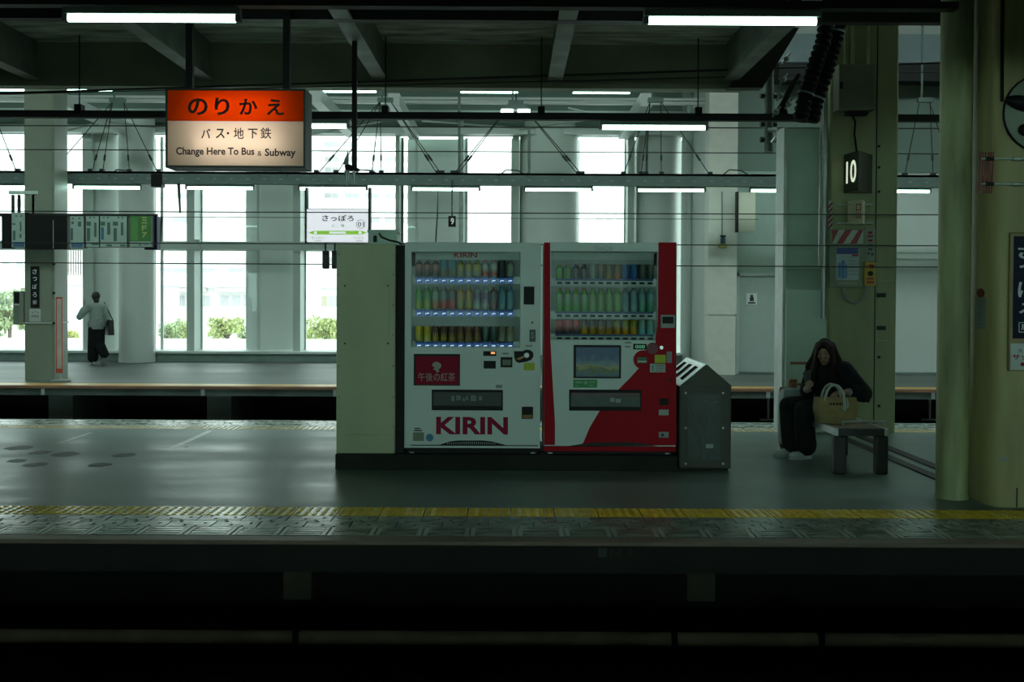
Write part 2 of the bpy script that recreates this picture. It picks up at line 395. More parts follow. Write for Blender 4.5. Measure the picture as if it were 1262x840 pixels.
for px0, px1 in ((102,113), (230,239.5), (361,370), (487,491.5), (631,639), (773,781)):
    seg('trim_%d' % n, px0, px1, YW, YW+0.62, facade_g_m, 'pale upright mullion of the far window wall'); n += 1
k = 1
for px0, px1, lab in ((113,190,'behind the round column'), (306,361,'between the left windows'), (505,573,'beside the hanging numeral'), (639,711,'behind the middle column'), (781,872,'beside the cream pillar')):
    seg('wall_panel_%d' % k, px0-(3 if px0 > 300 else 0), px1+2, YW+0.72, YW+0.9, facade_m, 'recessed white wall panel '+lab); k += 1
seg('wall_left_end', -900, -160, YW+0.1, YW+0.9, facade_m, 'white wall beyond the left windows')
def column(px0, px1, Y, z0, lab, m=facade_m):
    x0, x1 = PX(px0, Y), PX(px1, Y); r = (x1-x0)/2; mb = MB(); mb.lathe([(r, z0), (r, HEAD+0.3)], ((x0+x1)/2, Y+r*0.0, 0), 40)
    mb.lathe([(r*1.02, z0), (r*1.02, z0+0.10)], ((x0+x1)/2, Y, 0), 40)
    return struct(mb.build('column', m, None, True), lab)
column(147.5, 190, 23.5, 0.0, 'white round column behind the walking person')
column(113, 152, 24.5, SILL, 'white round column close behind the free-standing column')
column(640, 712, 24.35, SILL, 'wide white half round column above the machines')
column(783, 838, 24.4, SILL, 'white round column right of the upper window')
x = PX(568, 23.9); struct(MB().tube([(x,23.9,0),(x,23.9,HEAD+0.5)], 0.055, 10).build('drain_pipe', galv_m, None, True), 'grey downpipe beside the white wall panel')
for px, r in ((849, 0.07), (861, 0.10)):
    x = PX(px, 22.6); struct(MB().tube([(x,22.6,0),(x,22.6,6.0)], r, 12).build('drain_pipe', facade_g_m, None, True), 'pale downpipe beside the cream pillar')
wz = [(SILL, PZ(308, YW, 300)), (PZ(297, YW, 300), HEAD)]
for i, (px0, px1) in enumerate(((-160,102), (190,230), (239.5,306), (370,487), (491.5,505), (573,631), (711,773))):
    Yg = YW+0.55; x0, x1 = PX(px0, YW), PX(px1, YW)+ (0.1 if px1 < 600 else 0)
    fr = MB(); fr.box(x0, x1, Yg-0.35, Yg+0.1, wz[0][1], wz[1][0])
    for xx in (x0, x1): fr.box(xx-0.03, xx+0.03, Yg-0.03, Yg+0.03, SILL, HEAD)
    fo = struct(fr.build('window_%d' % (i+1), facade_g_m), 'tall daylight window of the far wall')
    for z0, z1 in wz: MB().box(x0, x1, Yg-0.006, Yg+0.006, z0, z1).build('pane', glass_m, fo)
# transom rail running in front of the recessed panels
struct(PB('trim_20', facade_g_m, 186, 297.5, 415, 307.5, YW-0.05, 0.2), 'pale transom rail across the left windows')
for px in (242, 366):
    struct(PB('trim_%d' % (21 if px < 300 else 22), facade_g_m, px-4, 295, px+4, 309, YW-0.09, 0.1), 'bolted bracket on the transom rail')

# ---- enclosed block on the right of the far platform
YB = 20.7; xb = PX(872, YB)
wb = struct(B('wall_right_block', M('block wall paint', (0.56,0.60,0.57), 0.45, var=0.05, scale=0.8), (xb, XR, YB, YW, 0, 8.6)), 'pale grey green wall with a door on the far platform')
pil = MB(); x0, x1 = PX(873, YB-0.3), PX(907, YB-0.3); pil.box(x0, x1, YB-0.3, YB+0.1, 0, PZ(388,YB)); pil.box(x0-0.01, x1+0.01, YB-0.31, YB+0.1, PZ(386,YB), 6.3); pil.box(x0+0.02, x1-0.02, YB-0.29, YB, 0, 6.3)
struct(pil.build('pillar', M('cream pillar paint', (0.70,0.69,0.62), 0.45, var=0.05)), 'cream boxed pillar with a warning beacon')
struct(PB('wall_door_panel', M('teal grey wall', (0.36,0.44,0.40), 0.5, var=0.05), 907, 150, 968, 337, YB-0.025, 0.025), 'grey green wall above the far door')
door = struct(PB('door_1', M('door paint', (0.40,0.47,0.44), 0.4, var=0.04), 911, 341, 957, 458, YB-0.05, 0.06), 'pale grey steel door in the far wall')
fm = MB()
x0, x1, z0, z1 = R(907, 336, 961, 460, YB-0.06); fm.box(x0, x0+0.06, YB-0.08, YB, 0, z1); fm.box(x1-0.06, x1, YB-0.08, YB, 0, z1); fm.box(x0, x1, YB-0.08, YB, z1-0.06, z1)
fm.build('door_frame', facade_g_m, door)
PB('notice', white2_m, 920, 361, 933, 375, YB-0.065, 0.012, door)
bars([(925,363,928,366), (924,366,929,371), (922,372,931,374)], YB-0.067, ink_m, door, 'pictogram')
MB().box(PX(955,YB), PX(957.5,YB), YB-0.12, YB-0.05, 1.0, 1.25).build('door_handle', galv_m, door)
struct(B('baseboard_right', M('kerb teal', (0.2,0.27,0.24)), (xb, XR, YB-0.04, YB, 0.02, PZ(456, YB))), 'teal skirting below the far block wall')
bd = MB()
for py in (308, 316, 329): bd.box(xb, XR, YB-0.02, YB, PZ(py,YB)-0.015, PZ(py,YB)+0.015)
struct(bd.build('trim_23', facade_g_m), 'thin horizontal ribs on the far block wall')
struct(PB('trim_24', dark_m, 960, 78, 1400, 100, YB-0.5, 0.4), 'dark beam above the far block wall')
struct(PB('trim_25', upper_m, 909, 84, 1400, 212, YB-0.03, 0.03), 'grey green band above the far block wall, extended down as painted shade')  # band colour carried down over the wall in place of shade
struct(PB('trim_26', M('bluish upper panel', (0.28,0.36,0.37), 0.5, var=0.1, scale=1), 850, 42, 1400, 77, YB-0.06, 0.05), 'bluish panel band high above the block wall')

# ---- the rest of the hall around the view
shell_m = M('hall end wall', (0.16,0.18,0.165), 0.8, var=0.15, scale=0.6)
for nm, x in (('wall_left', XL-0.2), ('wall_right', XR)):
    struct(B(nm, shell_m, (x, x+0.2, -16, YW+0.4, -1.5, 8.8)), 'end wall of the station hall')
bw = MB(); bw.box(XL, XR, -16.2, -16, -1.5, 0.5); bw.box(XL, XR, -16.2, -16, 2.85, 5.8)
for k in range(-8, 9): bw.box(k*4.2-0.5, k*4.2+0.5, -16.2, -16, 0.5, 2.85)
wbk = struct(bw.build('wall_back', shell_m), 'wall with a window band behind the photographer')
for k in range(-8, 8): MB().box(k*4.2+0.5, k*4.2+3.7, -16.12, -16.08, 0.5, 2.85).build('pane', clear_mat('green tinted glass', (0.90,1.0,0.97), 0.3, 0.02, 0.01), wbk)
# ---- roofs, girders, ribs
struct(B('ceiling_far', M('far roof deck', (0.20,0.25,0.23), 0.8, var=0.2, scale=1.5), (XL, XR, 15.6, YW+0.4, 8.6, 8.8)), 'roof deck over the far platform')
struct(B('ceiling_near', girder_m, (XL, XR, -16, 4.2, 5.6, 5.8)), 'roof over the near tracks')
struct(B('ceiling_over_island', girder_m, (XL, XR, 4.39, 13.6, 8.6, 8.8)), 'high roof above the island')
struct(B('wall_shade_drop', girder_m, (XL, XR, 4.2, 4.39, 2.9, 8.8)), 'added unseen drop wall shading the upper columns')  # out of view, added to keep light off the column tops
cd = MB(); cd.box(XL, XR, 4.4, 10.1, 4.5, 4.7); cd.box(XL, 2.72, 10.1, 12.75, 4.5, 4.7)
struct(cd.build('ceiling', ceil_m), 'rough sprayed ceiling over the island platform')
gd = MB(); gd.box(XL, 2.72, 12.62, 12.75, PZ(105,12.62), 4.5); gd.box(XL, 2.74, 12.56, 12.78, PZ(105,12.6)-0.04, PZ(105,12.6)+0.02)
struct(gd.build('beam', girder_m), 'deep dark girder along the far side of the island ceiling')
g2 = MB(); g2.box(XL, XR, 9.75, 9.87, PZ(25, 9.75), 4.5)
struct(g2.build('beam', dark_m), 'near black girder across the top of the view')
for k in range(-7, 4):
    xr = PX(254, 12.5, 100)+2.06*(k+0); mb = MB()
    ye = 12.56 if xr < 2.8 else 10.1
    mb.box(xr-0.035, xr+0.035, 4.45, ye, 4.0+0.08, 4.5); mb.box(xr-0.085, xr+0.085, 4.45, ye, PZ(105,12.6)+0.03, PZ(105,12.6)+0.055)
    struct(mb.build('beam', rib_m), 'steel rib running across the island ceiling')
# knee brace at the end of the girder
kb = [P(897,108,12.4), P(962,34,12.4), P(985,34,12.4), P(940,108,12.4)]
struct(MB().prism(kb, (0,0.18,0)).build('beam', dark_m), 'dark sloping gusset at the end of the girder')
# steelwork below the far roof
for i, (py, Yb, h) in enumerate(((106.6, 22.3, 0.085), (121, 21.2, 0.05), (125.5, 21.2, 0.06), (137, 23.4, 0.05))):
    z = PZ(py, Yb, 420); struct(B('beam', facade_m, (XL, PX(870,Yb), Yb-0.06, Yb+0.06, z-h/2, z+h/2)), 'pale purlin under the far roof')
for px, py, Ya in ((66,121,19.6), (388,118,19.6), (485,124,19.8), (797,124,19.8)):
    a = P(px, py, Ya); struct(B('beam', facade_m, (a.x-0.11, a.x+0.11, Ya, YW, a.z-0.10, a.z+0.14)), 'pale cross beam under the far roof')
for sx, sy, ex, ey in ((70,163,0+130,150), (130,150,215,160), (385,165,470,150), (520,149,640,158), (640,160,720,148), (390,130,440,141), (700,133,735,141)):
    struct(MB().tube([P(sx,sy,22), P(ex,ey,22)], 0.02, 6).build('beam', facade_m, None, True), 'slender pale brace under the far roof')

# ---- structural columns
def rbox(x0, x1, y0, y1, z0, z1, r, n=5):
    pts = []
    for cx, cy, a in ((x1-r,y1-r,0), (x0+r,y1-r,90), (x0+r,y0+r,180), (x1-r,y0+r,270)):
        for i in range(n+1):
            q = math.radians(a+90*i/n); pts.append((cx+r*math.cos(q), cy+r*math.sin(q), z0))
    return MB().prism(pts, (0,0,z1-z0))
YC = 11.7
cx0, cx1 = PX(1020,YC,480), PX(1104,YC,480)
col10 = struct(rbox(cx0, cx1, YC, YC+0.42, 0, 5.6, 0.03).build('column', M('shaded olive column', (0.30,0.325,0.17), 0.5, var=0.2, scale=1.6, stretch=(1.5,1.5,0.45)), None, True), 'olive painted column carrying the platform numeral 10')  # olive column paint darkened to stand in for dimmer light here
for px in (1079,):
    xx = PX(px, YC, 300); MB().box(xx-0.006, xx+0.006, YC-0.004, YC+0.001, 0, 5).build('seam', dark_m, col10)
x0, x1, z0, z1 = R(1081, 345, 1103, 420, YC); mb = MB()
for a in ((x0,x1,z0,z0+0.006), (x0,x1,z1-0.006,z1), (x0,x0+0.006,z0,z1), (x1-0.006,x1,z0,z1)): mb.box(a[0],a[1],YC-0.004,YC+0.001,a[2],a[3])
mb.build('access_hatch', olive_d_m, col10)
for py in (363.5, 404): PB('latch', dark_m, 1081, py-2.5, 1092, py+2.5, YC-0.02, 0.022, col10, 0.006)
for py in (180, 206, 236, 440, 500): PB('bolt', dark_m, 1082, py-1.5, 1085, py+1.5, YC-0.012, 0.014, col10)
# two flanges and a duct cladding the left of the column
dm = MB(); dx0, dx1 = PX(969,YC+0.05,400), PX(1017,YC+0.05,400)
zk0, zk1 = PZ(357,YC,990), PZ(330,YC,990)
dm.box(dx0, dx1+0.04, YC+0.05, YC+0.45, 0, zk0)
dm.prism([(dx0,YC+0.05,zk0),(dx0,YC+0.05+0.0,zk0),(dx0,YC+0.35,zk1),(dx0,YC+0.45,zk1),(dx0,YC+0.45,zk0)], (dx1+0.04-dx0,0,0))
dm.box(dx0, dx1, YC+0.35, YC+0.45, zk1, PZ(152,YC,990))
duct = struct(dm.build('column', teal_m), 'grey teal boxed duct beside the numeral column')
MB().box(dx0-0.03, dx0+0.005, YC+0.1, YC+0.45, 0, PZ(155,YC,970)).build('edge_strip', M('pale edge trim', (0.55,0.62,0.6), 0.4), duct)
px_ = PX(1016,YC-0.05,200)
struct(MB().tube([(px_,YC-0.06,PZ(390,YC)),(px_,YC-0.06,PZ(100,YC))], 0.028, 10).tube([(px_,YC-0.06,PZ(262,YC)-0.02),(px_,YC-0.06,PZ(262,YC)+0.02)],0.04,10).tube([(px_,YC-0.06,PZ(190,YC)-0.02),(px_,YC-0.06,PZ(190,YC)+0.02)],0.04,10).build('drain_pipe', galv_m, None, True), 'shiny conduit between the duct and the numeral column')
# near column and downpipe on the right
nx0 = 3.46; YR = 7.57
coln = struct(rbox(nx0, nx0+0.95, YR, YR+0.52, 0, 4.5, 0.09).build('column', olive_m, None, True), 'big olive column at the right edge near the platform edge')
MB().box(PX(1252,YR,640), PX(1253.5,YR,640), YR-0.003, YR+0.001, 0.0, 0.14).build('crack', dark_m, coln)
pc = G(1172.5, 612); pc.y = 7.93
dp = struct(MB().lathe([(0.122,0),(0.122,0.02),(0.116,0.03),(0.116,PZ(334,7.9)),(0.119,PZ(334,7.9)+0.001),(0.119,PZ(334,7.9)+0.02),(0.116,PZ(334,7.9)+0.021),(0.116,4.5)], (PX(1174,7.93,500),7.93,0), 28).build('column', olive_d_m, None, True), 'round grimy olive downpipe beside the big right column')
# far platform pillar on the left
YQ = 18.4
fp = struct(rbox(PX(29,YQ,300), PX(66,YQ,300), YQ, YQ+0.62, 0, 6.4, 0.05).build('column', fpillar_m, None, True), 'boxed pillar on the far platform with a vertical station name')
MB().box(PX(29,YQ,400)-0.012, PX(66,YQ,400)+0.012, YQ-0.012, YQ+0.63, PZ(398.5,YQ,50), PZ(397,YQ,50)).build('band', facade_g_m, fp)
# dark strips on the floor behind the bench
for xx, y0, y1 in ((3.50, 8.55, 11.5), (3.72, 8.9, 11.4)):
    tag(B('floor_strip', dark_m, (xx, xx+0.10, y0, y1, 0.0, 0.012)), 'dark strip on the floor, %s the big column' % ('nearer' if xx < 3.6 else 'the one further from'), 'cable cover', 'dark strips beside the bench')
for o in bpy.data.objects:
    if o.name == 'floor_strip.001': o['label'] = 'second dark floor strip behind the bench, closer to the numeral column'
    if o.name == 'floor_strip': o['label'] = 'dark floor strip just behind the bench legs'

# ================================================================== LAMPS AND RAILS
def lamp_proto(L, w, hh, th):
    t = thing('fluorescent_lamp', (0,0,0), 'x', 'lamp')
    h = MB(); h.box(-L/2-0.03, L/2+0.03, -w/2, w/2, th*0.55, th*0.55+hh, bev=0.008); h.build('housing', housing_m, t)
    for s in (-1, 1): MB().box(s*(L/2+0.015)-0.02, s*(L/2+0.015)+0.02, -w*0.36, w*0.36, -th*0.5, th*0.56, bev=0.004).build('end_cap', housing_m, t)
    MB().tube([(-L/2,0,0),(L/2,0,0)], th/2, 12).build('tube', tube_m, t, True)
    return t
proto = lamp_proto(1.2, 0.075, 0.05, 0.048); used = [False]
def lamp(x, y, z, label, group):
    if not used[0]: o = proto; o.location = (x,y,z); used[0] = True
    else: o = copy_tree(proto, (x,y,z))
    tag(o, label, 'lamp', group)
Y1, Y2, Y3 = 7.54, 12.28, 19.25
z1c = PZ(25.2,Y1); c = P(187.5, 23, Y1); lamp(c.x, Y1, z1c, 'lit fluorescent tube lamp at the very top above the orange sign', 'lamps along the near platform edge')
c = P(902.5, 23, Y1); lamp(c.x, Y1, z1c, 'lit fluorescent tube lamp at the very top above the black hoses', 'lamps along the near platform edge')
z2c = PZ(156.6,Y2); c = P(805.5, 157, Y2); lamp(c.x, Y2, z2c, 'lit fluorescent lamp under the black rail above the red machine', 'lamps along the far side of the island')
lamp(c.x-4.16, Y2, z2c, 'lit fluorescent lamp half hidden behind the orange sign', 'lamps along the far side of the island')
where = ['partly cut by the left edge of the picture', 'above the green board at the round column', 'below the bottom edge of the orange sign', 'directly above the hanging station name sign', 'above the white vending machine, left of its centre', 'above the gap between the two vending machines', 'above the waste bin beside the cream pillar', 'half hidden by the teal duct above the door', 'between the numeral column and the round downpipe']
for k in range(9):
    px = 132.5+138.9*(k-1); c = P(px, 233, Y3)
    lamp(c.x, Y3, PZ(233.6,Y3), 'lit tube in the far lamp row, '+where[k], 'lamp row over the far platform')
for px, lab in ((6,'at the left picture edge'), (104,'right of the far pillar top'), (429,'right of the orange sign'), (603,'left of the small flood lamp'), (741,'right of the small flood lamp')):
    c = P(px, 113, 22.3); lamp(c.x, 22.3, PZ(113.5,22.3), 'lit tube high under the far roof, '+lab, 'lamps under the far roof')
# rails that carry the lamps
def rail(name, Y, py, h, w, m, label, hangers, ztop, pxs=True, x0=XL, x1=XR):
    z = PZ(py, Y); t = thing(name, (0, Y, z), label, 'lamp rail')
    mb = MB(); mb.box(x0, x1, Y-w/2, Y+w/2, z-h/2, z+h/2); mb.build('rail', m, t)
    for px in hangers:
        xx = PX(px, Y, py); MB().tube([(xx,Y,z),(xx,Y,ztop)], 0.008, 6).build('hanger_rod', wire_m, t, True)
        MB().box(xx-0.04, xx+0.04, Y-w/2-0.01, Y+w/2+0.01, z, z+h/2+0.07).build('clamp', black_m, t)
    return t
rail('lamp_rail', Y1, 6.0, 0.05, 0.10, dark_m, 'black lamp rail at the very top of the view', (108, 265, 830, 978), 4.5, x1=3.15)
rail('lamp_rail', Y2, 143.6, 0.080, 0.10, dark_m, 'black lamp rail crossing the whole view behind the orange sign', (98, 475, 667, 860), 4.5)
t3 = thing('lamp_rail', (0, Y3, PZ(221,Y3)), 'grey green lamp rail with bracing wires over the far platform', 'lamp rail')
mb = MB(); z1_, z0_ = PZ(214,Y3), PZ(227,Y3)
mb.box(XL, XR, Y3-0.10, Y3+0.10, z1_-0.04, z1_); mb.box(XL, XR, Y3-0.10, Y3-0.08, z0_-0.024, z1_); mb.box(XL, XR, Y3+0.08, Y3+0.10, z0_-0.024, z1_); mb.box(XL, XR, Y3-0.05, Y3+0.05, z0_-0.024, z0_-0.014); mb.build('rail', rail_m, t3)
slm = MB().box(-0.03, 0.03, -0.024, 0, -0.012, 0.012).mesh('slot', housing_m)
for k in range(-34, 34):
    o = bpy.data.objects.new('slot', slm); C.objects.link(o); o.parent = t3; o.location = Vector((k*0.3, Y3-0.08, z0_+0.062))-ORG[t3]
zr = z1_
for ax, ay, ends in ((145,122,(112,126,160,196,60)), (475,122,(390,458,470,540,545,414)), (636,125,(558,563,713,718)), (808,122,(790,796,815,875,768)), (1140,122,(1115,1150,1175)), (-20,122,(22,-40))):
    a = P(ax, ay, Y3)
    MB().box(a.x-0.14, a.x+0.14, Y3-0.05, Y3+0.05, a.z-0.06, a.z+0.02).build('apex_clamp', rail_m, t3)
    MB().tube([(a.x-0.06,Y3,a.z),(a.x-0.06,Y3,8.6)], 0.02, 6).build('hanger_rod', rail_m, t3, True)
    for j, ex in enumerate(ends):
        e = P(ex, 216, Y3); s = Vector((a.x+(0.1 if ex > ax else -0.1), Y3+0.02*(j % 3), a.z-0.05)); q = s.lerp(e, 0.72)
        MB().tube([s, e], 0.009, 5).tube([q, s.lerp(e, 0.80)], 0.02, 6).box(e.x-0.04,e.x+0.04,Y3-0.04,Y3+0.04,zr,zr+0.05).build('stay_wire', wire_m, t3, True)
for px, py0, py1 in ((566,118,222), (652,160,222), (797,160,222)):
    a = P(px, py0, Y3+0.05); b = P(px, py1, Y3+0.05)
    MB().tube([a, b], 0.025, 8).build('drop_pipe', rail_m, t3, True)
PB('junction_box', black_m, 186, 214, 199, 230, Y3-0.14, 0.2, t3)
for px in (150, 335, 450, 630, 905): MB().tube([P(px-16,217,Y3-0.1), P(px-6,209,Y3-0.05), P(px+8,210,Y3), P(px+20,217,Y3-0.1)], 0.012, 6).build('cable_loop', wire_m, t3, True)
# flood lamp under the far roof
c = P(636, 133, Y3-0.3); fl_ = thing('flood_lamp', c, 'small lit twin flood lamp hanging under the far roof', 'lamp')
hp = [Vector((c.x-0.10,c.y-0.06,c.z+0.12)), Vector((c.x+0.10,c.y-0.06,c.z+0.12)), Vector((c.x+0.24,c.y-0.06,c.z-0.04)), Vector((c.x-0.24,c.y-0.06,c.z-0.04))]
MB().prism(hp, (0,0.16,0)).build('hood', rail_m, fl_)
for s in (-1, 1): MB().box(c.x+s*0.15-0.12, c.x+s*0.15+0.10, c.y-0.075, c.y+0.06, c.z-0.11, c.z-0.03, bev=0.01).build('lens', glow('flood lens', (0.9,1,0.96), 6), fl_)
MB().tube([(c.x,c.y,c.z+0.1),(c.x,c.y,8.6)], 0.015, 6).build('hanger_rod', wire_m, fl_, True)

# overhead wires over the tracks beyond the island, and cables strung along the platform
def wire(Y, pyl, pyr, r, label, x0=XL, x1=XR, m=wire_m):
    a = P(0, pyl, Y); b = P(1262, pyr, Y); s = (b.z-a.z)/(b.x-a.x); f = lambda x: a.z+s*(x-a.x)
    return tag(MB().tube([(x0,Y,f(x0)),(x1,Y,f(x1))], r, 5).build('wire', m, None, True), label, 'wire', 'wires across the view')
wire(14.9, 154.5, 158.5, 0.009, 'thin overhead wire just below the black lamp rail')
wire(14.9, 184, 190, 0.008, 'thin overhead wire halfway between the black rail and the far lamp row')
wire(12.42, 115, 74, 0.013, 'thick black cable sloping across the dark girder')
wire(12.46, 116, 86, 0.006, 'thin black cable just under the thick sloping cable')
for pl, pr, lab in ((260,265,'upper of a close pair of cables just below the far lamp row'), (266.5,271.5,'lower of a close pair of cables just below the far lamp row'), (299,303,'thin cable level with the top of the vending machines'), (323.5,329.5,'lowest thin cable, crossing the left windows below the transom')):
    wire(20.0 if pl == 266.5 else 11.35, pl, pr, 0.006, lab, x1=PX(1165, 11.35))

# ================================================================== PLINTH, CABINET, VENDING MACHINES
YV = 9.1
zb = PZ(560, YV, 660)
xpl0, xpl1 = PX(413,9.07,570), PX(835,9.07,570)
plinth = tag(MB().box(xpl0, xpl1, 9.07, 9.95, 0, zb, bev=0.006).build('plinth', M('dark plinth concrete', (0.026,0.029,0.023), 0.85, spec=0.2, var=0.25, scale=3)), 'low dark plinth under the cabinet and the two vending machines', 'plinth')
# olive cabinet
YK = 9.12
x0, x1, z0, z1 = R(414.5, 300.5, 487, 561, YK); z0 = zb
cab = thing('electrical_cabinet', ((x0+x1)/2, YK+0.4, z0), 'tall olive metal cabinet at the left end of the plinth', 'cabinet')
MB().box(x0, x1, YK, YK+0.78, z0, z1, bev=0.006).build('body', cab_m, cab)
PB('access_panel', cab_m, 423, 350, 479.5, 425, YK-0.006, 0.008, cab, 0.002)
for px in (425, 478):
    for py in (352, 423): PB('screw', dark_m, px-1, py-1, px+1, py+1, YK-0.009, 0.004, cab)
for px in (417.5, 484.5):
    for py in (313, 338, 376, 413, 451, 489, 526, 557): PB('rivet', olive_d_m, px-1.1, py-1.1, px+1.1, py+1.1, YK-0.005, 0.006, cab)
bars([(424,535,483,536)], YK, olive_d_m, cab, 'seam')
# black filler between cabinet and machine
x0b, x1b, _, z1b = R(487.5, 302, 498, 561, YK+0.05); tag(B('filler_panel', black_m, (x0b+0.002, x1b-0.002, YK+0.05, YK+0.7, zb, z1b)), 'black filler strip between the olive cabinet and the white machine', 'panel')
# transformer box on the cabinet
x0, x1, z0, z1 = R(453, 283, 495, 300.5, 9.35); z0 = PZ(300.5, YK)+0.0
tb = thing('junction_box', ((x0+x1)/2, 9.45, z0), 'small grey box with a cable on top of the olive cabinet', 'electrical box')
MB().box(x0+0.015, x1-0.04, 9.35, 9.55, z0, z1, bev=0.006).build('body', teal_m, tb)
MB().box(x0+0.0, x1-0.02, 9.33, 9.57, z1-0.03, z1, bev=0.004).build('lid', teal_m, tb)
MB().tube([P(467,287,9.34), P(470,292,9.33), P(480,296,9.33), P(490,298,9.33), P(496,301,9.34)], 0.008, 6).build('cable', black_m, tb, True)
PB('terminal', black_m, 460, 290, 464, 298, 9.335, 0.02, tb)

def canlabel(nm, c1, c2, k=0):
    """printed sleeve in two colours with a wavy border"""
    key = 'sleeve '+nm
    if key in MATS: return MATS[key]
    m = M(key, c1, 0.35, var=0.05); nt = m.node_tree; N = nt.nodes; L = nt.links; b = N['Principled BSDF']
    tc = N.new('ShaderNodeTexCoord'); sp = N.new('ShaderNodeSeparateXYZ'); L.new(tc.outputs['Generated'], sp.inputs[0])
    wv = N.new('ShaderNodeTexWave'); wv.inputs['Scale'].default_value = 1.2+k*0.5; wv.inputs['Distortion'].default_value = 6; L.new(tc.outputs['Generated'], wv.inputs['Vector'])
    ma = N.new('ShaderNodeMath'); ma.operation = 'MULTIPLY_ADD'; ma.inputs[1].default_value = 0.35; L.new(wv.outputs['Fac'], ma.inputs[0]); L.new(sp.outputs['Z'], ma.inputs[2])
    gt = N.new('ShaderNodeMath'); gt.operation = 'GREATER_THAN'; gt.inputs[1].default_value = 0.62; L.new(ma.outputs[0], gt.inputs[0])
    mx = N.new('ShaderNodeMix'); mx.data_type = 'RGBA'; L.new(gt.outputs[0], mx.inputs[0]); mx.inputs[6].default_value = c1+(1,); mx.inputs[7].default_value = c2+(1,)
    L.new(mx.outputs[2], b.inputs['Base Color']); return m
def product(kind, cols, x, y, z, h, r, label, group, nm):
    def dim(c):
        if not c: return c
        g = sum(c)/3; return tuple(min(0.8, max(0.004, g+(v-g)*1.7))*0.72 for v in c)
    body, sleeve, cap = dim(cols[0]), tuple(dim(c) for c in cols[1]), dim(cols[2])
    t = thing({'can':'drink_can', 'bottle':'drink_bottle', 'small':'bottle_can'}[kind], (x,y,z), label, 'can' if kind != 'bottle' else 'bottle', group)
    if kind == 'can':
        MB().lathe([(r*0.82,0),(r,0.012),(r,h-0.014),(r*0.84,h)], (x,y,z), 12).build('sleeve', canlabel(nm, *sleeve), t, True)
        MB().lathe([(r*0.84,h-0.001),(r*0.80,h+0.002)], (x,y,z), 12).build('lid', galv_m, t, True)
    else:
        nk = 0.76 if kind == 'bottle' else 0.74
        prof = [(r*0.85,0),(r,0.01),(r,h*nk*0.45),(r*0.95,h*nk*0.5),(r,h*nk*0.55),(r,h*nk),(r*0.85,h*(nk+0.05)),(r*0.45,h*0.89),(r*0.45,h*0.92)]
        MB().lathe(prof, (x,y,z), 12).build('body', M('drink '+nm, body, 0.2, var=0.05), t, True)
        MB().lathe([(r*1.03,h*0.06),(r*1.03,h*nk*0.97)], (x,y,z), 12).build('sleeve', canlabel(nm, *sleeve), t, True)
        MB().lathe([(r*0.52,h*0.90),(r*0.52,h)], (x,y,z), 10).build('cap', M('cap '+nm, cap, 0.4), t, True)
    return t
btn = MB(); btn.box(-0.026,0.026,-0.012,0,-0.022,0.022,bev=0.003); btn.cur = 1; btn.box(-0.006,0.016,-0.0135,-0.011,-0.002,0.006); btn.box(-0.014,-0.010,-0.0135,-0.011,-0.012,0.006)
btn_a = btn.mesh('button', [M('lit blue button', (0.02,0.06,0.25), 0.4, emit=0.20, ecol=(0.04,0.20,0.75)), glow('button lamp', (0.75,0.9,1.0), 0.9)])
btn2 = MB(); btn2.box(-0.022,0.022,-0.012,0,-0.010,0.010,bev=0.003)
btn_b = btn2.mesh('button', black_m)

def shell(t, x0, x1, z0, z1, win, m_front, m_side, depth=0.70):
    """cabinet with a recessed display behind glass"""
    wx0, wx1, wz0, wz1 = win
    b = MB(); b.box(x0+0.004, x1-0.004, YV+0.32, YV+depth, z0+0.05, z1); b.box(x0+0.004, x0+0.014, YV+0.04, YV+0.32, z0+0.05, z1); b.box(x1-0.03, x1-0.004, YV+0.04, YV+0.32, z0+0.05, z1)
    b.box(x0+0.03, x1-0.03, YV+0.04, YV+0.32, z0+0.05, wz0-0.02); b.box(x0+0.03, x1-0.03, YV+0.04, YV+0.32, wz1+0.01, z1)
    b.build('body', m_side, t)
    f = MB(); zd = z0+0.075
    f.box(x0, wx0, YV, YV+0.045, zd, z1, bev=0.006); f.box(wx1, x1, YV, YV+0.045, zd, z1, bev=0.006); f.box(wx0-0.008, wx1+0.008, YV, YV+0.045, wz1, z1, bev=0.006); f.box(wx0-0.008, wx1+0.008, YV, YV+0.045, zd, wz0, bev=0.006)
    d = f.build('door', m_front, t)
    r = MB(); r.box(wx0-0.05, wx1+0.05, YV+0.25, YV+0.319, wz0-0.015, wz1+0.008); r.box(wx0-0.045, wx0-0.035, YV+0.046, YV+0.25, wz0-0.015, wz1+0.008); r.box(wx1+0.035, wx1+0.045, YV+0.046, YV+0.25, wz0-0.015, wz1+0.008)
    r.box(wx0-0.035, wx1+0.035, YV+0.046, YV+0.25, wz0-0.015, wz0); r.box(wx0-0.035, wx1+0.035, YV+0.046, YV+0.25, wz1+0.002, wz1+0.008)
    r.build('display_liner', M('display liner', (0.31,0.37,0.345), 0.5, var=0.03), t)
    MB().box(wx0-0.004, wx1+0.004, YV+0.012, YV+0.016, wz0-0.004, wz1+0.004).build('glass', mglass_m, t)
    for xl in (wx0-0.02, wx1+0.02): MB().tube([(xl,YV+0.062,wz0+0.02),(xl,YV+0.062,wz1-0.02)], 0.007, 8).build('display_fill', glow('added display fill', (0.68,1.0,0.9), 0.9), t, True)  # unseen tubes added behind the stiles to brighten the display
    ft = MB()
    for xx in (x0+0.06, x1-0.06): ft.lathe([(0.03,0),(0.03,0.012),(0.012,0.014),(0.012,0.055)], (xx, YV+0.08, z0), 10); ft.lathe([(0.03,0),(0.03,0.012),(0.012,0.014),(0.012,0.055)], (xx, YV+depth-0.1, z0), 10)
    ft.build('levelling_feet', galv_m, t, True)
    return d

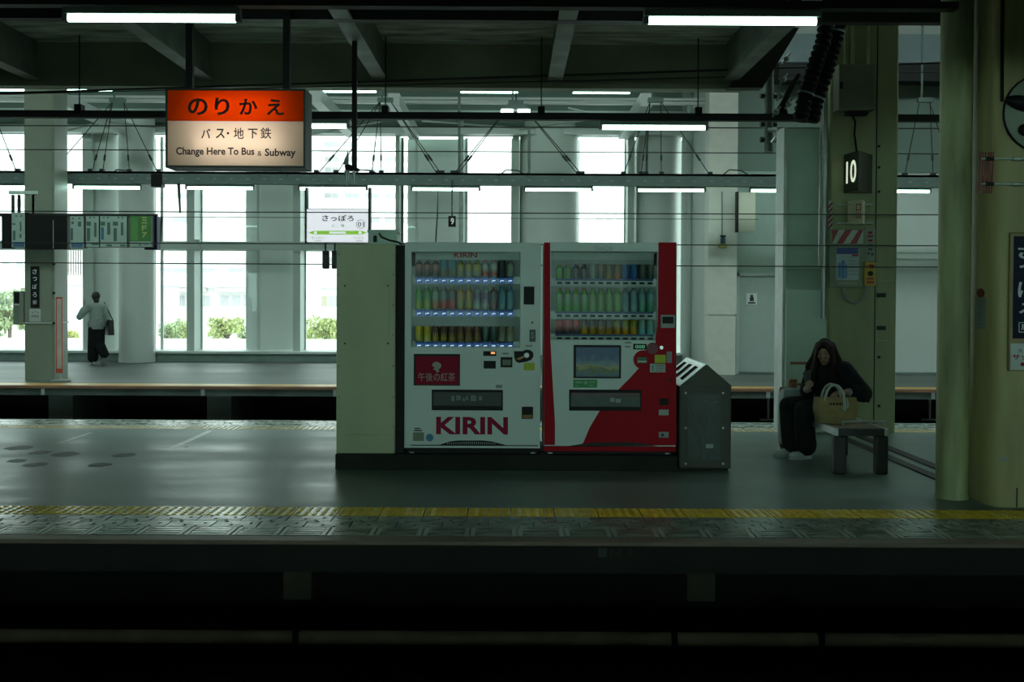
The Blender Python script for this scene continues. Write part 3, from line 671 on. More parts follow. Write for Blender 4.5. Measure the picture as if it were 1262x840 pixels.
# ---------------- white machine
x0, x1, _, z1 = R(498.5, 298.5, 666, 560, YV)
m1 = thing('vending_machine', ((x0+x1)/2, YV+0.35, zb), 'white drink vending machine with red lettering, beside the olive cabinet', 'vending machine')
W1 = R(507, 310.5, 641, 427.5, YV)
d1 = shell(m1, x0, x1, zb, z1, W1, white_m, M('machine side', (0.05,0.055,0.055), 0.5))
MB().box(x0, x1, YV, YV+0.04, zb+0.055, zb+0.074).build('kick_strip', white_m, m1)
MB().box(x0+0.02, x1-0.02, YV+0.06, YV+0.08, zb, zb+0.056).build('kick_plate', black_m, m1)
PB('header', M('header panel', (0.40,0.49,0.455), 0.5, var=0.03), 511, 311, 640, 320, YV+0.10, 0.01, m1)
lettering([('KIRIN', 559.5, 311, 588, 317.5, 0.03)], YV+0.10, redp_m, m1, 'header_lettering')
PB('lamp_bracket', black_m, 507.5, 312, 511.5, 328, YV+0.05, 0.03, m1)
T1 = [ # (kind, n, body, sleeve pair, cap, description)
 [('small',3,(0.05,0.03,0.02),((0.04,0.025,0.02),(0.30,0.17,0.15)),(0.45,0.22,0.20),'dark brown coffee bottle can with a pink cap'),
  ('can',2,None,((0.16,0.20,0.15),(0.08,0.30,0.38)),None,'slim teal blue can'),
  ('small',3,(0.3,0.3,0.04),((0.28,0.34,0.22),(0.45,0.40,0.03)),(0.06,0.28,0.05),'small yellow juice bottle, green cap'),
  ('small',2,(0.45,0.45,0.4),((0.32,0.07,0.06),(0.40,0.45,0.38)),(0.55,0.20,0.18),'small pale bottle with a red label'),
  ('can',1,None,((0.012,0.015,0.02),(0.015,0.02,0.02)),None,'black can'),
  ('small',1,(0.32,0.40,0.36),((0.32,0.40,0.36),(0.36,0.42,0.34)),(0.30,0.34,0.26),'pale translucent small bottle')],
 [('bottle',2,(0.10,0.30,0.06),((0.30,0.40,0.02),(0.10,0.28,0.08)),(0.10,0.36,0.12),'green tea bottle with a lime lower label'),
  ('bottle',1,(0.25,0.36,0.2),((0.40,0.20,0.05),(0.25,0.36,0.25)),(0.16,0.34,0.12),'pale tea bottle with an orange lower label'),
  ('bottle',1,(0.2,0.22,0.2),((0.45,0.05,0.03),(0.18,0.22,0.22)),(0.35,0.35,0.33),'grey bottle with a red lower label'),
  ('bottle',1,(0.1,0.06,0.04),((0.50,0.07,0.07),(0.05,0.05,0.06)),(0.28,0.24,0.04),'black labelled tea bottle with a red base'),
  ('bottle',2,(0.45,0.30,0.02),((0.35,0.33,0.04),(0.50,0.34,0.02)),(0.16,0.30,0.05),'orange yellow juice bottle'),
  ('bottle',2,(0.4,0.45,0.42),((0.42,0.48,0.44),(0.10,0.08,0.16)),(0.28,0.28,0.28),'white bottle with a dark purple label'),
  ('bottle',1,(0.05,0.03,0.02),((0.12,0.05,0.05),(0.03,0.025,0.02)),(0.30,0.18,0.15),'dark brown bottle with a dull red label'),
  ('bottle',2,(0.28,0.42,0.45),((0.30,0.44,0.48),(0.25,0.40,0.46)),(0.18,0.32,0.45),'clear pale blue water bottle')],
 [('can',2,None,((0.684,0.684,0.342),(0.646,0.532,0.114)),None,'beige and gold can'),
  ('can',3,None,((0.494,0.418,0.19),(0.095,0.057,0.038)),None,'can with a black top and olive base'),
  ('can',3,None,((0.418,0.323,0.19),(0.19,0.095,0.057)),None,'copper brown coffee can'),
  ('can',2,None,((0.057,0.114,0.095),(0.114,0.171,0.152)),None,'black green can'),
  ('can',2,None,((0.456,0.475,0.38),(0.323,0.285,0.228)),None,'grey beige can')]]
def stock(tab, t, mname, pxa, pitch, shelves, wx, buttons):
    for s, (yb, yt, bp) in enumerate(shelves):
        Yd = YV+0.17; z = PZ(yb, Yd); h = PZ(yt, Yd)-z
        sh = B('shelf', M('shelf plastic', (0.27,0.33,0.31), 0.45, var=0.03), (wx[0], wx[1], YV+0.10, YV+0.245, z-0.012, z-0.001), t)
        B('price_rail', M('price rail', (0.42,0.51,0.50), 0.4, var=0.03) , (wx[0], wx[1], YV+0.095, YV+0.10, PZ(bp,YV+0.09)-0.034, PZ(bp,YV+0.09)+0.030), t)
        B('price_strip', M('blue price strip', (0.02,0.05,0.16), 0.4), (PX(pxa-5,YV+0.09,bp), PX(pxa+11.4*pitch,YV+0.09,bp), YV+0.091, YV+0.0952, PZ(bp,YV+0.09)+0.012, PZ(bp,YV+0.09)+0.030), t)
        i = 0
        for kind, cnt, body, sl, cap, desc in tab[s]:
            for q in range(cnt):
                px = pxa+pitch*i; xx = PX(px, YV+0.09, bp)
                o = bpy.data.objects.new('button', buttons); C.objects.link(o); o.parent = t; o.location = Vector((xx, YV+0.0915, PZ(bp,YV+0.09)-0.008))-ORG[t]
                product(kind, (body, sl, cap), PX(px, Yd, yb), Yd, z, h, 0.0325, '%s, %s from left, %s shelf, %s machine' % (desc, ORD[i], ('top','middle','bottom')[s], mname), 'drinks in the %s machine' % mname, '%s %d %s' % (mname, s, desc))
                i += 1
stock(T1, m1, 'white', 516.5, 10.2, ((341,320.5,345), (381.5,353,385.5), (421.5,402,425)), W1, btn_a)
FY = YV        # front plane
PB('card_reader', black_m, 645.5, 353, 658.5, 375, FY-0.006, 0.012, m1, 0.003)
PB('lock', black_m, 655, 396, 657, 398.5, FY-0.006, 0.01, m1)
PB('lock_plate', M('dark lock plate', (0.03,0.04,0.04),0.35), 652.5, 406, 660, 421, FY-0.008, 0.012, m1, 0.004)
lettering([('S', 654.5, 409, 658, 417, 0.02)], FY-0.008, grey_m, m1, 'lock_mark')
PB('credit_display', black_m, 595.5, 432.5, 611.5, 438.5, FY-0.004, 0.01, m1)
PB('credit_digit', glow('orange digit', (1.0,0.30,0.06), 1.1), 605, 433.5, 610, 436, FY-0.006, 0.003, m1)
rd = PB('note_reader', white_m, 592, 444, 612, 463, FY-0.02, 0.03, m1, 0.004); PB('reader_screen', black_m, 596, 444.5, 611, 454, FY-0.024, 0.008, rd)
cs = PB('coin_panel', black_m, 617, 440, 631.5, 452.5, FY-0.006, 0.012, m1, 0.003); PB('coin_window', M('olive glass', (0.10,0.13,0.07), 0.2), 619.5, 443, 629.5, 450, FY-0.008, 0.004, cs)
# black comma shaped coin slot and return lever
a = [(633.5,432.5),(644,432.5),(648,430.8),(653,431),(657,434),(657.5,438.5),(655,443),(649,445.5),(640,447),(636,445.5),(634,441)]
MB().prism([P(px,py,FY-0.010) for px,py in a], (0,0.012,0)).build('coin_slot', black_m, m1)
MB().lathe([(0.022,0),(0.022,0.012),(0.015,0.018)], P(649,437.5,FY-0.012)-Vector((0,0.018,0)), 16, 'Y').build('return_lever', M('lever chrome', (0.35,0.36,0.34), 0.3, 0.8), m1, True)
MB().prism([P(px,py,FY-0.0125) for px,py in ((636,442),(645,438.5),(646,440),(640,443.5))], (0,0.004,0)).build('lever_plate', M('brass plate', (0.30,0.18,0.06), 0.4, 0.6), m1)
PB('sticker', lime_m, 645.5, 447, 659, 456, FY-0.0015, 0.002, m1)
PB('paper_label', white2_m, 607, 470, 620, 479, FY-0.0015, 0.002, m1); bars([(611,474,619,478)], FY-0.0015, grey_m, m1)
bars([(619,434.5,627,436.5), (648,425,656,427)], FY, grey_m, m1, 'small_print')
# red poster
po = PB('poster_frame', dark_m, 509.8, 436, 566.8, 475, FY-0.008, 0.012, m1, 0.003)
PB('poster', M('dark red poster', (0.30,0.008,0.035), 0.6, spec=0.15, var=0.12), 512, 439, 565, 473.5, FY-0.0095, 0.004, po)
lettering([('午後の紅茶', 515.5, 459, 561, 469.5, 0.0)], FY-0.0095, M('poster print', (0.42,0.38,0.36), 0.6), po)
hd = [(532,450),(534.5,446.5),(538,445.5),(542,447),(544,450),(543,453),(540.5,455),(541.5,457.5),(538,459),(536.5,455.5),(533.5,455.5),(535.5,452.5)]
MB().prism([P(px,py,FY-0.0108) for px,py in hd], (0,0.0012,0)).build('cameo', M('poster cameo', (0.42,0.40,0.36), 0.6), po)
# delivery flap
fb = PB('delivery_port', black_m, 532, 480, 619.8, 505.5, FY-0.006, 0.012, m1, 0.003)
PB('flap', M('smoked flap', (0.02,0.028,0.026), 0.4), 534, 483, 618, 500, FY-0.011, 0.008, fb, 0.002)
bars([(556,487.5,560,494), (562,487,568,493), (570,490,573,494), (574,488,577,493), (580,487,587,494), (590,488,594,493)], FY-0.011, M('faded pictograms', (0.15,0.19,0.18), 0.5), fb, 'pictograms')
cr = PB('coin_return', black_m, 643, 501, 657, 516, FY-0.008, 0.014, m1, 0.006); PB('coin_tray', M('amber tray', (0.25,0.12,0.02), 0.4), 644, 511, 656, 515, FY-0.012, 0.006, cr)
lettering([('KIRIN', 537.5, 513.5, 626, 535, 0.035)], FY, M('crimson lettering', (0.32,0.008,0.045), 0.5, spec=0.15, var=0.04), m1, 'brand_lettering', 0.002)
PB('notice', M('khaki notice', (0.22,0.25,0.17), 0.6), 509, 532.5, 522.5, 543, FY-0.0015, 0.002, m1); bars([(511,527,518,528.5), (510,529.5,520,531)], FY, ink_m, m1, 'small_print')
MB().lathe([(0.033,0),(0.033,0.0015)], P(529.5,539,FY)-Vector((0,0.0016,0)), 20, 'Y').build('round_sticker', M('blue sticker', (0.06,0.24,0.45), 0.4), m1)
gp = [(540,548.3),(547,546),(555,543.7),(565,542.5),(595,542.5),(606,543.7),(615,546),(624,548.3)]
gv = MB().prism([P(px,py,FY-0.002) for px,py in gp], (0,0.004,0)).build('vent_grille', black_m, m1)
for k in range(24):
    px = 551+k*2.55
    PB('vent_slat', grey_m, px, 543.6+abs(k-11.5)*0.16, px+1.1, 547.2, FY-0.005, 0.004, gv)
bars([(506,548,663,549.2)], FY, dark_m, m1, 'door_seam')

# ---------------- red and white machine
x0, x1, _, z1 = R(670.5, 298.5, 833.5, 560, YV)
m2 = thing('vending_machine', ((x0+x1)/2, YV+0.35, zb), 'red and white drink vending machine beside the waste bin', 'vending machine')
W2 = R(679, 310, 810, 418.5, YV)
shell(m2, x0, x1, zb, z1, W2, white_m, redp_m)
MB().box(x0, x1, YV-0.004, YV+0.04, zb+0.03, zb+0.074, bev=0.004).build('kick_strip', red_m, m2)
MB().box(x0+0.02, x1-0.02, YV+0.06, YV+0.08, zb, zb+0.031).build('kick_plate', black_m, m2)
def skinpoly(pts, name, mat, dy=0.003): return MB().prism([P(px,py,YV-dy) for px,py in pts], (0,dy+0.001,0)).build(name, mat, m2)
skinpoly([(670.5,298.5),(678,298.5),(678.3,418),(681,470),(684,520),(684,548),(670.5,548)], 'red_edge_panel', red_m)
skinpoly([(811.5,298.5),(833.5,298.5),(833.5,548.5),(716,548.5),(719,545),(727,526),(739,506),(750,492),(763,479),(776,466),(787,454),(795,450),(795,432),(808,424),(808,418.5),(810.3,400),(811,370)], 'red_swoosh_panel', red_m)
MB().lathe([(0.080,0),(0.080,0.0035)], P(792,443,YV)-Vector((0,0.0036,0)), 28, 'Y').build('red_roundel', red_m, m2)
MB().lathe([(0.050,0),(0.050,0.006)], P(804,429,YV)-Vector((0,0.0065,0)), 24, 'Y').build('coin_roundel', M('dark red roundel', (0.16,0.01,0.02), 0.4), m2)
PB('header', M('header panel 2', (0.42,0.50,0.47), 0.5, var=0.03), 681, 311, 808, 320, YV+0.10, 0.01, m2)
lettering([('Coca-Cola', 733, 302.5, 755, 308.5, 0.01)], YV, M('faint header print', (0.42,0.46,0.44), 0.5), m2, 'header_lettering')
PB('lamp_bracket', black_m, 806.5, 312, 810, 327, YV+0.05, 0.03, m2)
T2 = [
 [('small',2,(0.08,0.25,0.07),((0.08,0.24,0.06),(0.14,0.32,0.12)),(0.22,0.16,0.08),'green bottle can'),
  ('small',2,(0.02,0.02,0.04),((0.025,0.03,0.05),(0.03,0.035,0.05)),(0.02,0.02,0.02),'dark navy bottle can'),
  ('can',1,None,((0.36,0.42,0.42),(0.42,0.46,0.44)),None,'pale white can'),
  ('can',1,None,((0.04,0.04,0.03),(0.16,0.10,0.06)),None,'dark coffee can with a round emblem'),
  ('can',1,None,((0.26,0.20,0.08),(0.14,0.11,0.05)),None,'tan coffee can'),
  ('can',1,None,((0.30,0.13,0.05),(0.14,0.09,0.04)),None,'copper coffee can'),
  ('can',2,None,((0.05,0.14,0.34),(0.10,0.20,0.36)),None,'blue can'),
  ('can',2,None,((0.03,0.06,0.06),(0.10,0.13,0.11)),None,'dark green grey can')],
 [('bottle',4,(0.10,0.26,0.04),((0.08,0.28,0.03),(0.22,0.38,0.24)),(0.24,0.15,0.06),'green tea bottle with a bright green label'),
  ('bottle',4,(0.22,0.40,0.16),((0.22,0.40,0.17),(0.26,0.42,0.20)),(0.20,0.36,0.16),'pale green tea bottle without a print'),
  ('bottle',2,(0.30,0.38,0.40),((0.32,0.42,0.44),(0.22,0.34,0.36)),(0.12,0.18,0.18),'clear bottle with a white label'),
  ('bottle',2,(0.22,0.34,0.34),((0.10,0.28,0.18),(0.22,0.36,0.36)),(0.22,0.36,0.36),'clear bottle with green dots')],
 [('can',3,None,((0.095,0.095,0.114),(0.646,0.228,0.228)),None,'black can with a pink band'),
  ('can',4,None,((0.684,0.418,0.095),(0.133,0.095,0.076)),None,'amber can with a pointed black top'),
  ('can',3,None,((0.646,0.38,0.095),(0.304,0.304,0.114)),None,'orange brown can'),
  ('can',2,None,((0.342,0.608,0.646),(0.304,0.456,0.38)),None,'pale teal can')]]
stock(T2, m2, 'red', 689.5, 10.15, ((344.5,325,347), (385,354,387.5), (413,393,415.3)), W2, btn_b)
cr = PB('card_reader', M('reader bezel', (0.34,0.40,0.36), 0.4), 814.5, 388, 832, 404, FY-0.025, 0.03, m2, 0.004); PB('reader_screen', black_m, 816.5, 390, 830, 398.5, FY-0.028, 0.005, cr)
ds = PB('credit_display', black_m, 780.5, 423.5, 797, 430.5, FY-0.007, 0.012, m2); lettering([('000', 783, 425, 794.5, 429, 0.0)], FY-0.007, glow('green digits', (0.1,0.9,0.35), 0.35), ds, 'digits')
MB().lathe([(0.016,0),(0.016,0.01),(0.008,0.014)], P(815,428,FY)-Vector((0,0.016,0)), 14, 'Y').build('return_lever', steel_m, m2, True)
PB('badge', M('green badge', (0.05,0.16,0.08), 0.4), 785.5, 440, 797, 447.5, FY-0.008, 0.004, m2); bars([(786,444.5,797,446)], FY-0.008, white2_m, m2, 'badge_stripe')
PB('sticker', lime_m, 807, 437, 820.5, 447, FY-0.005, 0.002, m2)
PB('paper_label', M('paper label', (0.45,0.52,0.49), 0.6), 801, 448, 820, 458.5, FY-0.005, 0.002, m2); bars([(803,450,805.5,457), (808,450,818,451), (808,453,818,454), (808,456,816,457)], FY-0.005, grey_m, m2)
PB('side_label', grey_m, 821.5, 433, 828, 447, FY-0.006, 0.003, m2)
PB('lock', dark_m, 824, 466, 827, 469, FY-0.008, 0.008, m2)
bars([(770,421,778,423), (770,426,777,428)], FY, grey_m, m2, 'small_print')
# picture panel
sf = PB('screen_frame', dark_m, 707, 425, 765.5, 466, FY-0.008, 0.012, m2, 0.003)
def picture_mat():
    m = M('landscape picture', (0.2,0.2,0.2), 0.3); nt = m.node_tree; N = nt.nodes; L = nt.links; b = N['Principled BSDF']
    tc = N.new('ShaderNodeTexCoord'); sp = N.new('ShaderNodeSeparateXYZ'); L.new(tc.outputs['Generated'], sp.inputs[0])
    nz = N.new('ShaderNodeTexNoise'); nz.inputs['Scale'].default_value = 4.5; nz.inputs['Detail'].default_value = 6; L.new(tc.outputs['Generated'], nz.inputs['Vector'])
    ma = N.new('ShaderNodeMath'); ma.operation = 'MULTIPLY_ADD'; ma.inputs[1].default_value = 0.6; L.new(nz.outputs['Fac'], ma.inputs[0]); L.new(sp.outputs['Z'], ma.inputs[2])
    r = N.new('ShaderNodeValToRGB'); e = r.color_ramp.elements
    e[0].position = 0.2; e[0].color = (0.05,0.09,0.15,1); e[1].position = 1.25 if False else 1.0; e[1].color = (0.05,0.11,0.24,1)
    for p, c in ((0.42,(0.10,0.18,0.20,1)), (0.52,(0.12,0.17,0.07,1)), (0.62,(0.34,0.32,0.14,1)), (0.75,(0.16,0.26,0.30,1))):
        q = e.new(p); q.color = c
    L.new(ma.outputs[0], r.inputs[0]); L.new(r.outputs[0], b.inputs['Base Color']); return m
PB('picture', picture_mat(), 710, 428, 763, 464, FY-0.0095, 0.004, sf)
gs = PB('green_sign', green_m, 706.5, 467.5, 736, 477.5, FY-0.002, 0.003, m2); bars([(709,470,718,472), (720,469.5,724,473.5), (726,470,734,471.5), (709,474.5,713,475.5), (726,474,731,475.5)], FY-0.002, M('sign print', (0.22,0.42,0.26), 0.5), gs)
fb = PB('delivery_port', black_m, 701.5, 480, 790.5, 506, FY-0.008, 0.014, m2, 0.003)
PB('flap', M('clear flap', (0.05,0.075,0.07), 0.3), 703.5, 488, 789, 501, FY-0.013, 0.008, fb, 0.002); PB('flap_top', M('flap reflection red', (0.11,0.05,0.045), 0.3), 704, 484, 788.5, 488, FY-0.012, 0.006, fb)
bars([(752,490,758,495), (759,491,765,496)], FY-0.013, grey_m, fb, 'pictograms')
PB('coin_return', black_m, 813, 491, 824, 499, FY-0.01, 0.014, m2, 0.005); PB('return_plate', M('plate', (0.38,0.45,0.42), 0.4), 812, 504.5, 824, 511.5, FY-0.006, 0.004, m2); PB('rating_plate', M('plate2', (0.25,0.30,0.28), 0.4), 812, 532, 824, 539, FY-0.006, 0.004, m2)
bars([(815,534,818,537.5)], FY-0.006, ink_m, m2)
skinpoly([(700,549.5),(716,547),(735,545),(770,544.5),(790,546),(810,549.5)], 'vent_recess', dark_m, 0.0045)

# ================================================================== WASTE BIN
YBn = 9.1
x0, x1 = PX(837,YBn,530), PX(901,YBn,530)
bz, hz = PZ(476,YBn,870), PZ(449,YBn,870); yb1 = YBn+1.0; xm = PX(870,YBn,450)
bin_ = thing('waste_bin', ((x0+x1)/2, YBn+0.5, 0), 'stainless steel waste bin with a gabled slotted top beside the red machine', 'waste bin')
MB().box(x0, x1, YBn, yb1, 0.02, bz, bev=0.004).build('body', M('dark bin steel', (0.042,0.044,0.03), 0.42, 0.3, var=0.1), bin_)
MB().box(x0+0.02, x1-0.02, YBn+0.02, yb1-0.02, 0.0, 0.022).build('foot', black_m, bin_)
# gable ends
for y in (YBn, yb1-0.004): MB().prism([(x0,y,bz),(x1,y,bz),(xm,y,hz)], (0,0.004,0)).build('gable', MATS['dark bin steel'], bin_)
# sloped lids: the left one polished, with three slots
u = Vector((xm-x0, 0, hz-bz)); ul = u.length; un = u.normalized(); nn = Vector((-un.z,0,un.x))
def slope(a, b, y0, y1, lift=0.0, th=0.004):
    p = Vector((x0,0,bz))+un*(a*ul)+nn*lift; q = Vector((x0,0,bz))+un*(b*ul)+nn*lift
    return [Vector((p.x,y0,p.z)), Vector((q.x,y0,q.z)), Vector((q.x,y1,q.z)), Vector((p.x,y1,p.z))]
L_ = MB(); slots = [(YBn+0.12, YBn+0.30), (YBn+0.42, YBn+0.60), (YBn+0.72, YBn+0.90)]
ys = [YBn]+[v for s in slots for v in s]+[yb1]
for i in range(0, 8, 2): L_.prism(slope(0,1,ys[i],ys[i+1]), nn*0.005)
for a, b in ((0,0.22),(0.82,1)):
    for s in slots: L_.prism(slope(a,b,s[0],s[1]), nn*0.005)
lid = L_.build('sloped_lid', mirror_m, bin_)
for s in slots: MB().prism(slope(0.2,0.84,s[0]-0.01,s[1]+0.01,-0.012), nn*0.004).build('slot', black_m, lid)
MB().prism([Vector((xm,YBn,hz)), Vector((x1,YBn,bz)), Vector((x1,yb1,bz)), Vector((xm,yb1,hz))], Vector((0.004,0,0.005))).build('sloped_lid', MATS['dark bin steel'], bin_)
MB().tube([(xm,YBn-0.002,hz+0.003),(xm,yb1,hz+0.003)], 0.006, 8).build('ridge', mirror_m, bin_, True)
# front door with a clear panel and a bag inside
fd = PB('door', M('bin door steel', (0.042,0.044,0.03), 0.45, 0.2, var=0.12), 838.5, 476, 899.5, 576, YBn-0.008, 0.009, bin_, 0.003)
pn = PB('clear_panel', M('hazy panel', (0.035,0.05,0.046), 0.3, var=0.3, scale=5), 848, 486, 888, 567, YBn-0.011, 0.004, fd)
bag = MB(); random.seed(3)
for pts in (((849,490),(855,510),(862,524),(866,540),(868,566)), ((851,500),(857,518),(864,528)), ((849,528),(856,540),(861,560)), ((868,493),(875,497),(885,494)), ((872,505),(874,520),(872,536))):
    bag.tube([P(px,py,YBn-0.0115) for px,py in pts], 0.004, 5)
bag.build('bag_folds', M('bag film', (0.11,0.145,0.135), 0.4), fd, True)
PB('litter', M('litter white', (0.32,0.38,0.37), 0.5), 870, 547, 879, 552, YBn-0.013, 0.003, fd)
for px in (845, 891):
    for py in (484, 527, 571): MB().lathe([(0.010,0),(0.010,0.004),(0.005,0.007)], P(px,py,YBn-0.008)-Vector((0,0.007,0)), 10, 'Y').build('screw', galv_m, fd, True)

# ================================================================== SIGNS
def translucent(name, col):
    if name in MATS: return MATS[name]
    m = bpy.data.materials.new(name); m.use_nodes = True; nt = m.node_tree; N = nt.nodes; L = nt.links
    N.remove(N['Principled BSDF']); out = N['Material Output']
    nz = N.new('ShaderNodeTexNoise'); nz.inputs['Scale'].default_value = 2.0
    r = N.new('ShaderNodeValToRGB'); r.color_ramp.elements[0].color = tuple(c*0.95 for c in col)+(1,); r.color_ramp.elements[1].color = col+(1,); L.new(nz.outputs['Fac'], r.inputs[0])
    t = N.new('ShaderNodeBsdfTranslucent'); d = N.new('ShaderNodeBsdfDiffuse'); mx = N.new('ShaderNodeMixShader'); mx.inputs[0].default_value = 0.25
    L.new(r.outputs[0], t.inputs[0]); L.new(r.outputs[0], d.inputs[0]); L.new(t.outputs[0], mx.inputs[1]); L.new(d.outputs[0], mx.inputs[2]); L.new(mx.outputs[0], out.inputs['Surface'])
    MATS[name] = m; return m
# ---- backlit transfer sign
YS = 9.5; sx0, sx1, sz0, sz1 = R(204, 109, 376.5, 206.5, YS); sd = 0.30
sg = thing('lightbox_sign', ((sx0+sx1)/2, YS+sd/2, sz0), 'backlit hanging sign, orange above cream, with black Japanese and English lettering', 'sign')
fr = 0.018; mb = MB()
mb.box(sx0, sx1, YS-0.006, YS+sd, sz1-fr, sz1); mb.box(sx0, sx1, YS-0.006, YS+sd, sz0, sz0+fr); mb.box(sx0, sx0+fr, YS-0.006, YS+sd, sz0+fr, sz1-fr); mb.box(sx1-fr, sx1, YS-0.006, YS+sd, sz0+fr, sz1-fr)
mb.build('frame', M('sign frame', (0.035,0.04,0.03), 0.5), sg)
MB().box(sx0+fr, sx1-fr, YS+sd-0.02, YS+sd, sz0+fr, sz1-fr).build('back_plate', M('white reflector', (0.8,0.8,0.78), 0.7, var=0.02), sg)
zs = PZ(149.2, YS, 290)
MB().box(sx0+fr, sx1-fr, YS, YS+0.004, zs, sz1-fr).build('orange_panel', translucent('orange acrylic', (0.74,0.17,0.004)), sg)
MB().box(sx0+fr, sx1-fr, YS, YS+0.004, sz0+fr, zs).build('cream_panel', translucent('cream acrylic', (0.88,0.80,0.70)), sg)
stm = glow('sign tube', (1.0,0.93,0.85), 15.0)
for k, py in enumerate((132, 178)):
    z = PZ(py, YS+0.13, 290); MB().tube([(sx0+0.26,YS+0.13,z),(sx1-0.24,YS+0.13,z)], 0.014, 8).build('inner_tube', stm, sg, True)
lettering([('の',231.5,121,256,142,0.025), ('り',264.5,120.5,283,142,0.025), ('か',295,121.5,317.5,141.5,0.025), ('え',328.5,122,350,142,0.025)], YS, M('sign ink', (0.02,0.012,0.01), 0.6, var=0.1), sg)
lettering([('バ',248,158.5,259.5,170.5,0.02), ('ス',266,158.5,277,170.5,0.02), ('・',279.5,162.5,282.5,165.7,0.02), ('地',288,157.5,300.5,171,0.012), ('下',305.5,158.5,317.5,170.5,0.02), ('鉄',321,157,334.5,171,0.01)], YS, ink_m, sg)
lettering([('Change Here To Bus',217,181.5,313.5,193.5,0.026), ('&',317.5,186,322.5,192,0.005), ('Subway',326.5,183,364.5,195,0.026)], YS, ink_m, sg)
for px in (234, 353.5):
    xx = PX(px, YS+0.15, 60); MB().box(xx-0.03, xx+0.03, YS+0.12, YS+0.18, sz1, 4.5).build('hanger_post', dark_m, sg)
# ---- black hanging post with a spike ended bracket
xx = PX(437, 10.6, 100); zt = PZ(207, 10.6, 437)
hp = thing('hanging_post', (xx, 10.6, zt), 'thin black post hanging from the ceiling with a pale spiked bracket', 'post')
MB().box(xx-0.024, xx+0.024, 10.58, 10.62, zt, 4.5).build('post', dark_m, hp)
MB().prism([P(424.5,204,10.56), P(428,201,10.56), P(436,205,10.56), P(443,208,10.56), P(440,211,10.56), P(426,210,10.56)], (0,0.05,0)).build('bracket', black_m, hp)
MB().tube([P(429,186,10.57), P(426.5,203,10.57)], [0.004,0.028], 8).build('spike', galv_m, hp, True)
MB().tube([P(427.5,210,10.57), P(428,230,10.57)], [0.028,0.003], 8).build('spike', galv_m, hp, True)
MB().tube([P(436,210,10.57), P(436.5,228,10.57)], [0.016,0.003], 8).build('spike', galv_m, hp, True)
# ---- station name sign over the far platform
YG = 18.6; x0, x1, z0, z1 = R(377, 257, 454.5, 299, YG)
st = thing('station_sign', ((x0+x1)/2, YG+0.08, z0), 'lit white station name sign with a lime green line', 'sign')
MB().box(x0, x1, YG+0.012, YG+0.16, z0, z1).build('case', M('sign case', (0.05,0.06,0.06), 0.5), st)
MB().box(x0+0.01, x1-0.012, YG, YG+0.012, z0+0.01, z1-0.01).build('face', M('lit lavender face', (0.7,0.7,0.74), 0.4, var=0.02, emit=0.58, ecol=(0.93,0.92,1.0)), st)
for px in (377, 455): 
    a = P(px, 300 if px < 400 else 285, YG); xx = a.x; MB().box(xx-0.018, xx+0.018, YG+0.0, YG+0.17, a.z, PZ(232,YG)).build('hanger_post', dark_m, st)
lettering([('さっぽろ',397,264.5,436,272.5,0.02)], YG, ink_m, st)
lettering([('札',409,276,412.5,280,0.0), ('幌',420,276,424.5,280,0.0), ('きつえん',384,291.5,399.5,294.5,0.0), ('なえぼ',437,291.5,448.5,294.5,0.0)], YG, grey_m, st, 'small_lettering')
rg = MB(); cc = P(444.5,276,YG); r0 = 5.3*YG/1300
pts = [(cc.x+r0*math.cos(q*math.pi/12), YG-0.002, cc.z+r0*math.sin(q*math.pi/12)) for q in range(25)]
rg.tube(pts, 0.006, 4, False); rg.build('number_ring', grey_m, st)
lettering([('01',441,273.5,448.5,279,0.01)], YG, ink_m, st, 'number')
gl_ = M('lime line', (0.30,0.62,0.06), 0.4, emit=0.32, ecol=(0.36,0.75,0.08))
MB().prism([P(380,286.5,YG-0.001), P(386,284.2,YG-0.001), P(447,284.2,YG-0.001), P(452,286.5,YG-0.001), P(447,288.8,YG-0.001), P(386,288.8,YG-0.001)], (0,-0.002,0)).build('route_line', gl_, st)
wf = MATS['lit lavender face']
bars([(387,285,390.5,288.2), (442,285,445.5,288.2), (406,285.4,426,287.6)], YG-0.003, wf, st, 'route_marks')
bars([(388,296,396,296.6), (439,296,447,296.6)], YG, grey_m, st, 'small_print')
# ---- pair of dark lanterns below it
for i, px in enumerate((401, 412.5)):
    t = thing('platform_speaker', P(px, 331, 18.62), 'small black speaker box hanging under the station sign, %s' % ('nearer the window column' if i == 0 else 'touching the olive cabinet outline'), 'speaker', 'speakers under the station sign')
    PB('body', black_m, px-4, 308.5, px+4, 331, 18.62, 0.12, t, 0.02); PB('bracket', dark_m, px-1, 297.5, px+1, 309, 18.66, 0.03, t); PB('grille', dark_m, px-3, 314, px+3, 329, 18.61, 0.012, t)
# ---- numeral 9 on the far side
t = thing('platform_numeral', P(557, 279, 19.0), 'small black hanging box with a white numeral 9', 'sign')
PB('case', black_m, 552.5, 266, 561.5, 279, 19.0, 0.12, t); lettering([('9', 555.5, 268.5, 559.5, 276.5, 0.02)], 19.0, M('numeral white', (0.6,0.62,0.6), 0.5, emit=0.25, ecol=(0.9,1,0.95)), t, 'numeral'); PB('hanger_post', dark_m, 556.3, 222, 557.7, 266, 19.05, 0.12, t)
tag(MB().tube([P(540,227,19.25), P(539,265,19.2), P(537,297,19.2), P(536.5,320,19.2)], [0.004,0.012,0.014,0.014], 6).build('marker_pole', dark_m, None, True), 'thin black pole hanging left of the numeral 9', 'pole')
tag(MB().tube([P(200,227,19.25), P(199.6,266,19.1), P(199.5,267,19.1), P(197.5,299,19.1)], [0.004,0.004,0.02,0.02], 6).build('marker_pole', dark_m, None, True), 'short black pole right of the green board', 'pole')
